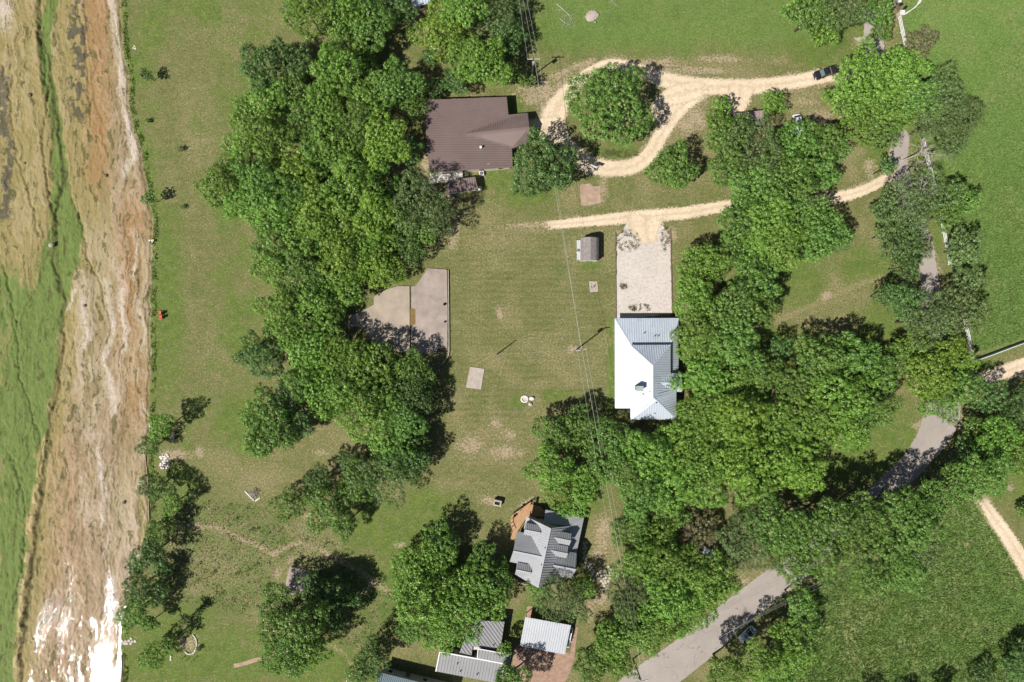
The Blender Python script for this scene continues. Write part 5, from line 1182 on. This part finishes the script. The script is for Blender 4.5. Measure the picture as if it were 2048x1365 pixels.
# ------------------------------------------------------------------ foliage prototypes
def leaf_mesh(name, seed, R, az, nclump, nleaf, leaf, crad, flat=.7, inner=.35, lobes=.2, wide=.62, open_=.0, nlobe=11):
    """crown: sprays of leaf-sized faces on the boughs of an uneven dome, with gaps between them; origin at the crown's middle"""
    g = np.random.default_rng(seed)
    ph = g.uniform(0, 6.28, 6); am = g.uniform(.4, 1, 6) * np.array([.5, .9, 1, .7, .5, .4]) * lobes
    ld = g.normal(size=(nlobe, 3)); ld[:, 2] = np.abs(ld[:, 2]) * .9 - .1; ld /= np.linalg.norm(ld, axis=1)[:, None]; la = g.uniform(.8, 1.1, nlobe)
    def bough(d): return .56 + .50 * np.max(la * np.exp(-(1 - ld @ d) / .11))
    cs = []; tries = 0
    while len(cs) < nclump and tries < nclump * 50:
        tries += 1
        th = g.uniform(0, 6.283); zz = g.uniform(-.35, 1.0); rad = math.sqrt(max(0, 1 - zz * zz)) if zz > 0 else 1 - .35 * zz * zz
        out = 1 + sum(am[k] * math.sin((k + 2) * th + ph[k]) for k in range(6)) * .6
        d = np.array([math.cos(th) * rad, math.sin(th) * rad, zz]); f = bough(d / np.linalg.norm(d)) * g.uniform(.93, 1.04)
        c = np.array([d[0] * R * out * f, d[1] * R * out * f, zz * az * f]); c[2] += g.normal(0, .04) * az
        cr = crad * (.36 + .84 * g.random() ** 1.3)
        if all((c - q) @ (c - q) > ((cr + r_) * .76) ** 2 for q, r_, _ in cs):
            if g.random() < open_: continue
            cs.append((c, cr, 1.0))
    for _ in range(int(nclump * inner)):
        d = g.normal(size=3); d /= np.linalg.norm(d); d[2] = abs(d[2]) * .8 - .25; f = g.uniform(.3, .62)
        cs.append((np.array([d[0] * R * f, d[1] * R * f, d[2] * az * f]), crad * 1.1, .5))
    V = []; A = []
    for c, cr, f in cs:
        n = int(6 + nleaf * (cr / crad) ** 2 * (1.15 if f > .75 else .5)); d = g.normal(size=(n, 3)); d[:, 2] = np.abs(d[:, 2]) * 1.1 - .3
        d /= np.linalg.norm(d, axis=1)[:, None]; rr = cr * (g.random(n)[:, None] ** .4) * np.array([[g.uniform(.7, 1.35), g.uniform(.7, 1.35), flat * g.uniform(.7, 1.2)]])
        outw = c / (np.linalg.norm(c) + 1e-6)
        p = c + d * rr
        nr = d * 1.3 + outw * .25 + np.array([0, 0, .3]) + g.normal(size=(n, 3)) * .38; nr /= np.linalg.norm(nr, axis=1)[:, None]
        t = np.cross(nr, g.normal(size=(n, 3))); t /= np.linalg.norm(t, axis=1)[:, None]; b = np.cross(nr, t)
        l = leaf * g.uniform(.5, 1.55, n)[:, None]; w_ = l * wide
        q = np.stack([p - t * l * .5, p + b * w_ * .5 + t * l * .08, p + t * l * .5 - nr * l * .12, p - b * w_ * .5 + t * l * .08], 1); V.append(q.reshape(-1, 3))
        A.append(np.repeat(np.clip(g.uniform(.1, .9) + g.normal(0, .22, n), 0, 1), 4))
    V = np.concatenate(V); A = np.concatenate(A); n = len(V) // 4
    me = bpy.data.meshes.new(name); me.vertices.add(len(V)); me.vertices.foreach_set('co', V.astype(np.float32).ravel())
    me.loops.add(4 * n); me.loops.foreach_set('vertex_index', np.arange(4 * n, dtype=np.int32)); me.polygons.add(n); me.polygons.foreach_set('loop_start', np.arange(0, 4 * n, 4, dtype=np.int32))
    me.update(calc_edges=True); at = me.attributes.new('var', 'FLOAT', 'POINT'); at.data.foreach_set('value', A.astype(np.float32))
    me.materials.append(LEAF['b']); return me
def trunk_mesh(name, seed, limbs=6):
    """unit tree: trunk of height 1 reaching the crown's middle, limbs within radius 1"""
    rr = random.Random(seed); mb = MB(); mb.path([Vector((0, 0, -.03)), Vector((.02, .01, .3)), Vector((-.01, .02, .62)), Vector((0, 0, 1.0))], [.062, .046, .036, .02], 8)
    for k in range(limbs):
        a = 2 * math.pi * k / limbs + rr.uniform(-.3, .3); z = rr.uniform(.45, .85); p = Vector((0, 0, z)); e = Vector((math.cos(a) * .45, math.sin(a) * .45, z + .2)); e2 = Vector((math.cos(a + .2) * .82, math.sin(a + .2) * .82, z + rr.uniform(.25, .42)))
        mb.path([p, e, e2], [.026, .017, .006], 5)
        for s in (-1, 1): mb.tube(e, e + Vector((math.cos(a + s * .7) * .36, math.sin(a + s * .7) * .36, .16)), .012, .004, 4, False)
    return mesh(name, mb.v, mb.f, M['bark'])
PR = {
 'X': (9.0, 5.6, [leaf_mesh('crown', 101, 9.5, 6.0, 560, 110, .28, .92, .8, .12, .10, nlobe=34)]),
 'L': (5.5, 4.5, [leaf_mesh('crown', 110 + i, 5.9, 4.8, 250, 104, .26, .88, .8, .14, .24, nlobe=13) for i in range(7)]),
 'M': (3.6, 3.0, [leaf_mesh('crown', 130 + i, 3.9, 3.2, 130, 76, .23, .70, .8, .14, .24, nlobe=9) for i in range(4)]),
 'S': (1.6, 1.3, [leaf_mesh('crown', 140 + i, 1.65, 1.35, 40, 38, .21, .38, .8, .3, .3, nlobe=6) for i in range(3)]),
 'F': (5.0, 3.8, [leaf_mesh('crown', 150 + i, 5.4, 4.0, 270, 74, .21, .70, .7, .14, .28, .42, nlobe=14) for i in range(4)]),
 'T': (1.6, 1.1, [leaf_mesh('crown', 160 + i, 1.6, 1.1, 18, 30, .18, .36, .7, .4, .4, .5, .2, nlobe=4) for i in range(2)]),
}
TR = [trunk_mesh('trunk', 170 + i) for i in range(3)]
def tree(name, label, px, py, rpx, col, h=None, proto=None, cat='tree', group=None, squash=1.0, hf=1.05):
    r = rpx * S; rr = random.Random(int(px * 31 + py * 17)); proto = proto or ('X' if r > 7.5 else 'L' if r > 4.1 else 'M' if r > 2.3 else 'S')
    if proto in 'LX' and col in 'go': proto = 'F'
    R0, A0, ms = PR[proto]; h = h or max(.9, min(16.0, (2.6 + 1.45 * r) * rr.uniform(.85, 1.25) * hf))
    if r < 1.0: h = 1.1 * r + .4
    az = min(A0 * r / R0 * squash, h * .5); zc = h - az
    b = P(px, py, zc); b.z = 0
    t = thing(name, label, cat, b, 0, group)
    tk = link('trunk', rr.choice(TR), t); tk.scale = (max(r, .3) * .95, max(r, .3) * .95, zc); tk.rotation_euler = (0, 0, rr.uniform(0, 6.28))
    me = rr.choice(ms); c = link('crown', me, t); c.location = (0, 0, zc); k = r / (R0 * 1.06); c.scale = (k * rr.uniform(.94, 1.08), k * rr.uniform(.94, 1.08), az / A0); c.rotation_euler = (0, 0, rr.uniform(0, 6.28))
    c.material_slots[0].link = 'OBJECT'; c.material_slots[0].material = LEAF[col]
    return t
COLN = {'b': 'bright green', 'y': 'yellow green', 'm': 'mid green', 'd': 'dark green', 'g': 'grey green', 'o': 'olive brown'}
WOODS = {
 'wood above the brown roof': '620 30 46 b, 585 15 22 m, 690 30 50 b, 745 52 50 m, 700 95 42 m, 800 20 34 d, 885 66 56 y, 920 18 46 b, 985 40 46 g, 1010 85 30 d, 975 132 52 b, 935 110 40 b, 912 166 28 d, 870 178 22 d, 1030 150 28 m, 1025 55 30 d, 1020 10 30 d, 860 110 20 d',
 'wood left of the brown roof': '520 140 44 d, 600 132 38 d, 560 110 34 d, 670 150 56 b, 715 120 40 b, 795 172 50 m, 737 198 46 b, 650 208 44 b, 830 215 26 m, 540 202 52 b, 590 180 34 m, 530 272 50 b, 495 235 34 b, 485 295 38 b, 620 252 48 m, 680 292 54 b, 770 288 52 y, 720 245 40 m, 815 300 30 d, 595 345 56 y, 640 310 40 m, 702 368 58 b, 750 335 44 b, 832 392 56 g, 870 430 42 g, 788 405 38 m, 530 370 50 m, 442 376 42 b, 490 405 42 b, 470 335 36 m, 550 420 44 b, 630 420 50 y, 590 400 40 m, 690 440 48 b, 750 425 46 y',
 'wood left of the big patio': '550 475 50 m, 610 455 48 b, 545 535 42 b, 600 520 44 m, 655 480 46 b, 688 515 54 y, 690 568 42 b, 765 538 44 y, 730 500 40 b, 775 468 46 b, 838 462 42 m, 820 500 34 d, 562 620 48 b, 640 612 50 b, 615 568 46 m, 590 662 42 b, 660 655 34 m, 528 716 44 d, 505 690 26 m, 622 716 56 b, 678 700 40 b, 742 735 54 b, 825 738 42 m, 700 755 40 m, 650 785 56 b, 720 805 56 b, 785 785 48 m, 825 795 40 d, 600 765 40 m, 765 855 58 b, 805 835 44 m, 850 762 26 d, 545 848 58 m, 582 800 36 d, 525 885 36 b, 600 850 34 d, 512 835 30 b',
 'grove below the lower lawn edge': '662 1012 52 m, 640 960 30 d, 775 945 58 g, 720 960 40 m, 822 915 42 d, 790 905 46 m, 578 1008 34 m, 690 1050 28 m, 830 878 32 d, 700 925 26 g',
 'clump over the shaded slab': '592 1262 68 m, 645 1215 54 d, 560 1205 40 m, 570 1310 42 m, 625 1165 28 d, 675 1190 34 d, 620 1305 36 b',
 'big clump left of the dormered house': '850 1195 66 b, 862 1125 54 b, 918 1222 56 b, 975 1165 46 m, 888 1260 42 b, 985 1204 36 b, 880 1080 38 m, 820 1150 44 b, 930 1170 56 b, 965 1110 28 m, 1000 1138 24 b, 835 1245 40 m, 810 1190 26 m',
 'lower edge row': '742 1318 36 d, 720 1345 26 m, 1008 1300 19 b, 1012 1348 26 m, 1030 1372 40 m',
 'gravel loop yard': '1217 216 74 m, 1083 340 66 d, 1340 340 49 m, 1545 206 24 b, 1062 163 13 g',
 'wood right of the gravel loop': '1460 270 50 m, 1452 330 44 m, 1512 300 58 g, 1582 292 54 m, 1640 282 44 m, 1500 368 54 m, 1570 358 58 m, 1632 345 40 m, 1445 212 22 b, 1430 245 24 b, 1482 438 48 m, 1540 430 52 b, 1600 425 48 m, 1562 490 48 b, 1642 468 50 m, 1500 492 38 b, 1675 480 26 d, 1610 500 36 m, 1434 285 26 m, 1670 300 28 m',
 'trees at the drive entrance': '1620 30 46 m, 1690 25 48 g, 1752 22 38 m, 1650 62 34 b, 1760 62 24 m, 1600 10 34 b, 1720 152 58 b, 1782 152 52 b, 1690 205 40 b, 1762 205 44 b, 1722 248 44 b, 1762 272 34 m, 1832 128 30 b, 1832 195 50 m, 1800 240 30 b',
 'grey trees along the meadow fence': '1838 88 34 o, 1880 190 52 g, 1920 232 46 g, 1900 285 44 g, 1866 245 42 g, 1800 402 56 g, 1862 392 48 g, 1922 402 38 m, 1830 450 44 g, 1768 420 32 d, 1890 430 34 m, 1800 485 40 d, 1812 532 32 d, 1770 470 24 g, 1838 500 26 g, 1926 497 40 g, 1932 562 36 g, 1930 625 40 g, 1802 602 42 d, 1842 642 50 g, 1892 615 38 g, 1880 660 36 g, 1770 590 26 d, 1775 335 22 d',
 'trees over the road bend': '1830 702 44 y, 1890 705 42 y, 1852 752 52 y, 1925 725 28 y, 1930 778 40 m, 1880 792 48 m, 1800 722 34 m, 1975 790 34 d, 1905 760 36 b, 2010 838 42 d, 1988 880 48 b, 2034 905 44 b, 2040 800 30 d, 1950 860 34 m, 1940 905 36 d',
 'wood right of the bright roof': '1402 530 48 b, 1450 512 42 m, 1510 560 50 m, 1394 602 48 b, 1462 622 58 m, 1392 668 46 b, 1470 690 50 m, 1515 620 40 m, 1400 750 46 b, 1462 758 52 b, 1522 745 44 m, 1405 820 48 b, 1472 830 54 y, 1540 838 54 b, 1585 770 42 m, 1642 722 58 m, 1702 718 48 m, 1752 752 44 m, 1682 792 58 b, 1742 822 46 m, 1622 832 54 b, 1690 862 46 b, 1376 560 28 b, 1374 706 24 b, 1530 590 34 d, 1555 700 28 d',
 'wood below the bright roof': '1112 868 48 m, 1162 848 42 m, 1102 940 48 b, 1162 958 44 b, 1150 1008 34 b, 1112 985 30 b, 1235 882 44 m, 1292 902 54 b, 1242 942 48 m, 1352 882 48 y, 1402 902 54 b, 1342 962 54 b, 1282 992 48 m, 1412 972 50 b, 1472 922 54 y, 1498 972 48 b, 1562 922 56 y, 1606 952 40 y, 1440 860 40 y, 1510 880 40 b, 1600 890 38 b, 1190 895 36 m',
 'wood right of the dormered house': '1262 1050 44 m, 1312 1072 50 b, 1272 1122 42 b, 1340 1015 44 m, 1342 1122 44 b, 1402 1152 52 b, 1445 1162 36 b, 1385 1215 42 b, 1332 1202 48 b, 1288 1172 38 g, 1245 1192 44 g, 1252 1262 46 b, 1302 1265 42 b, 1212 1302 42 b, 1182 1332 38 m, 1240 1325 34 b, 1352 1248 30 b, 1275 1225 36 m, 1400 1060 36 o, 1360 1090 26 o',
 'tree belt along the road': '1482 1072 58 g, 1540 1052 52 m, 1602 1062 52 m, 1662 1042 52 m, 1722 1032 52 m, 1782 1012 48 m, 1502 1112 48 g, 1572 1118 46 m, 1642 1112 52 m, 1712 1102 48 m, 1772 1082 50 m, 1832 1052 46 m, 1862 1002 44 m, 1902 972 46 m, 1952 952 48 m, 1992 932 34 m, 1802 1142 46 m, 1742 1152 36 m, 1850 1100 34 g',
 'roadside clump with the silver car': '1598 1206 32 m, 1572 1268 38 b, 1518 1322 42 b, 1452 1348 42 b, 1592 1312 38 b, 1545 1346 40 b, 1610 1250 30 m',
 'lower right corner': '1962 1352 28 d, 2030 1330 32 d, 1885 1380 24 d, 2044 1286 18 d, 2046 1022 18 m, 1815 1392 26 d, 1745 1396 22 d',
 'dormered house front yard': '1120 1198 46 g, 1168 1172 24 b, 1080 1190 26 m, 1150 1215 30 g',
 'river bank': '293 151 15 d, 297 242 7 m, 362 298 8 g, 298 397 17 m, 366 414 6 d, 325 850 30 b, 300 892 26 m, 312 972 32 d, 345 1005 26 b, 318 1062 28 m, 302 1106 34 d, 270 1132 22 d, 280 1172 32 d, 270 1222 36 m, 318 1182 26 d, 300 1245 20 m, 308 1312 30 b, 340 1285 20 m, 372 1240 15 g, 398 1298 7 d, 398 1222 9 d, 340 1040 18 m, 380 1000 10 d, 330 1140 22 d',
}
SPECIAL = {(1217, 216): 'huge round green tree filling the island of the gravel loop', (1083, 340): 'dark round tree at the corner of the brown roof', (1340, 340): 'single round mid green tree below the gravel loop',
 (1545, 206): 'small round bright tree right of the narrow mauve roof', (1062, 163): 'small grey green bush at the foot of the upper utility pole', (1838, 88): 'olive brown feathery tree beside the white fence below the gate',
 (1008, 1300): 'round bright shrub overhanging the small pale roof', (1120, 1198): 'wide grey green tree between the dormered house and the carport', (1168, 1172): 'bright tuft of a tree beside the flagstone walk'}
def ordinal(k, n):
    if n == 1: return 'the only one of its colour'
    if k == 0: return 'topmost of its colour'
    if k == n - 1: return 'lowest of its colour'
    return ['', 'second', 'third', 'fourth', 'fifth', 'sixth', 'seventh', 'eighth', 'ninth', 'tenth', 'eleventh', 'twelfth', 'thirteenth', 'fourteenth', 'fifteenth', 'sixteenth', 'seventeenth', 'eighteenth', 'nineteenth', 'twentieth'][k] + ' from top of its colour'
HTF = {'tree belt along the road': 1.38, 'wood left of the brown roof': 1.18, 'wood left of the big patio': .98, 'grove below the lower lawn edge': 1.0, 'lower right corner': .8, 'river bank': 1.0, 'gravel loop yard': 1.0, 'roadside clump with the silver car': 1.2}
SHR = {'grey trees along the meadow fence': .90, 'trees at the drive entrance': .93, 'trees over the road bend': .93, 'river bank': .92, 'gravel loop yard': 1.0, 'wood right of the gravel loop': .95, 'tree belt along the road': .94}
for area, txt in WOODS.items():
    ts = []
    for e in txt.split(','):
        q = e.split(); ts.append((float(q[0]), float(q[1]), float(q[2]), q[3]))
    for col in 'bymdgo':
        g = sorted([t for t in ts if t[3] == col], key=lambda t: t[1]); g2 = [t for t in g if (int(t[0]), int(t[1])) not in SPECIAL]
        for t in g:
            lab = SPECIAL.get((int(t[0]), int(t[1])))
            if not lab: lab = f"{COLN[col]} tree, {ordinal(g2.index(t), len(g2))}, {area}"
            tree('tree' if t[2] > 12 else 'shrub', lab, t[0], t[1], t[2] * SHR.get(area, .97), col, group=area, hf=HTF.get(area, 1.08), cat='tree' if t[2] > 12 else 'shrub')
# shrubs scattered through the rough garden
SH = [(470, 1040), (500, 1063), (512, 1060), (367, 1062), (380, 1061), (355, 1078), (372, 1088), (420, 1105), (458, 1120), (395, 1130), (424, 1148), (432, 1140), (472, 1150), (495, 1143), (352, 1143), (390, 1165), (516, 1120), (510, 1132), (440, 1190), (610, 1082), (560, 1060), (535, 1070), (580, 1100), (345, 1118),
      (365, 1318), (373, 1321), (383, 1325), (389, 1318), (560, 1045), (650, 1090), (700, 1110), (520, 1090), (735, 1015)]
SH.sort(key=lambda q: (q[1], q[0]))
def ORD(i):
    one = 'first second third fourth fifth sixth seventh eighth ninth tenth eleventh twelfth thirteenth fourteenth fifteenth sixteenth seventeenth eighteenth nineteenth'.split()
    n = i + 1
    return one[n - 1] if n < 20 else {20: 'twentieth', 30: 'thirtieth'}.get(n) or {2: 'twenty ', 3: 'thirty '}[n // 10] + one[n % 10 - 1]
for i, (x, y) in enumerate(SH):
    rr = random.Random(i); col = 'o' if (x, y) == (735, 1015) else rr.choice('ddm')
    lab = 'small reddish brown shrub on the grass below the grove' if col == 'o' else f'small low shrub, {ORD(i)} from top among the rough garden shrubs'
    tree('shrub', lab, x, y, rr.uniform(3.5, 6.5) if y < 1310 else 3.2, col, proto='T', cat='shrub', group='low shrubs in the rough garden')

# ------------------------------------------------------------------ tall grass
def tufts(name, label, polys, n, hgt, cols, seed, keep=None, wide=.05, blades=3):
    g = np.random.default_rng(seed); out = []
    xs = [q[0] for p in polys for q in p]; ys = [q[1] for p in polys for q in p]
    x0, x1, y0, y1 = max(min(xs), -20), min(max(xs), 2090), max(min(ys), -30), min(max(ys), 1400)
    P_ = np.zeros((0, 2))
    while len(P_) < n:
        c = np.stack([g.uniform(x0, x1, n), g.uniform(y0, y1, n)], -1); m = np.zeros(n, bool)
        for p in polys: m |= inpoly(c[:, 0], c[:, 1], p)
        if keep is not None: m &= keep(c[:, 0], c[:, 1], g)
        P_ = np.concatenate([P_, c[m]])
    P_ = P_[:n]; X = (P_[:, 0] - 1024) * S; Y = (682.5 - P_[:, 1]) * S; V = []; A = []
    sz = .55 + .9 * fbm(P_[:, 0] / 9, P_[:, 1] / 9, seed, 3)
    for k in range(blades):
        a = g.uniform(0, 6.283, n); ln = g.uniform(.15, .5, n) * hgt; hh = hgt * sz * g.uniform(.6, 1.2, n); wd = wide * g.uniform(.7, 1.4, n) * sz
        la = g.normal(.6, .7, n)
        ox = g.normal(0, .08, n); oy = g.normal(0, .08, n)
        b0 = np.stack([X + ox - np.cos(a) * wd, Y + oy - np.sin(a) * wd, np.zeros(n)], -1); b1 = np.stack([X + ox + np.cos(a) * wd, Y + oy + np.sin(a) * wd, np.zeros(n)], -1)
        tp = np.stack([X + ox + np.cos(la) * ln, Y + oy + np.sin(la) * ln, hh], -1); V.append(np.stack([b0, b1, tp], 1).reshape(-1, 3)); A.append(np.repeat(np.clip(sz * .6 - .1 + g.normal(0, .25, n), 0, 1), 3))
    V = np.concatenate(V); A = np.concatenate(A); m = len(V) // 3; me = bpy.data.meshes.new(name); me.vertices.add(len(V)); me.vertices.foreach_set('co', V.astype(np.float32).ravel())
    me.loops.add(3 * m); me.loops.foreach_set('vertex_index', np.arange(3 * m, dtype=np.int32)); me.polygons.add(m); me.polygons.foreach_set('loop_start', np.arange(0, 3 * m, 3, dtype=np.int32)); me.update(calc_edges=True)
    at = me.attributes.new('var', 'FLOAT', 'POINT'); at.data.foreach_set('value', A.astype(np.float32)); me.materials.append(cols)
    o = link(name, me); setp(o, label, 'grass', kind='stuff'); return o
GR = leafmat('meadow_grass_blade', (.135, .245, .055), (.235, .345, .100), 0); GB = leafmat('bank_grass_blade', (.085, .140, .028), (.170, .225, .06), 0); GRY = leafmat('rough_grass_blade', (.11, .17, .045), (.25, .27, .11), 0)
tufts('meadow_grass', 'tall green meadow grass right of the fences and in the lower right field', MEADOW, 78000, .34, GR, 3, lambda x, y, g: (fbm(x / 7, y / 7, 77, 3) + g.random(len(x)) * .45 > .5) & (segdist(x, y, [(1955, 985), (1985, 1032), (2012, 1070), (2048, 1128), (2110, 1240)]) > 19), .085)
BK = [(bank_px(y) + 3, y) for y in range(-20, 1400, 15)]
tufts('bank_grass', 'lush green grass strip along the top of the river bank', [[(float(a), b) for a, b in BK] + [(float(a) + 15, b) for a, b in BK[::-1]]], 4200, .22, GB, 5, lambda x, y, g: fbm(x / 9, y / 9, 79, 3) > .42, .06)
tufts('rough_grass', 'rough herb growth in the lower left garden', ROUGH, 5000, .15, GRY, 6, lambda x, y, g: (fbm(x / 12, y / 12, 78, 3) + g.random(len(x)) * .4 > .6), .08)

for lab, cx, cy, rx, ry, n in (('weeds thinly scattered at the upper left of the gravel parking place', 1256, 482, 26, 24, 900), ('green weed clump on the left of the gravel parking place', 1247, 572, 8, 8, 260), ('weed strip on the gravel beside the bright roof', 1280, 616, 26, 8, 420), ('weeds at the upper right of the gravel parking place', 1330, 478, 10, 26, 420), ('weeds on the loop island edge below the huge round tree', 1235, 308, 46, 9, 700)):
    tufts('weeds', lab, [[(cx + rx * math.cos(k * .5236), cy + ry * math.sin(k * .5236)) for k in range(12)]], n, .2, WEED, int(cx), lambda x, y, g: fbm(x / 5, y / 5, 91, 3) + g.random(len(x)) * .2 > .58, .06)
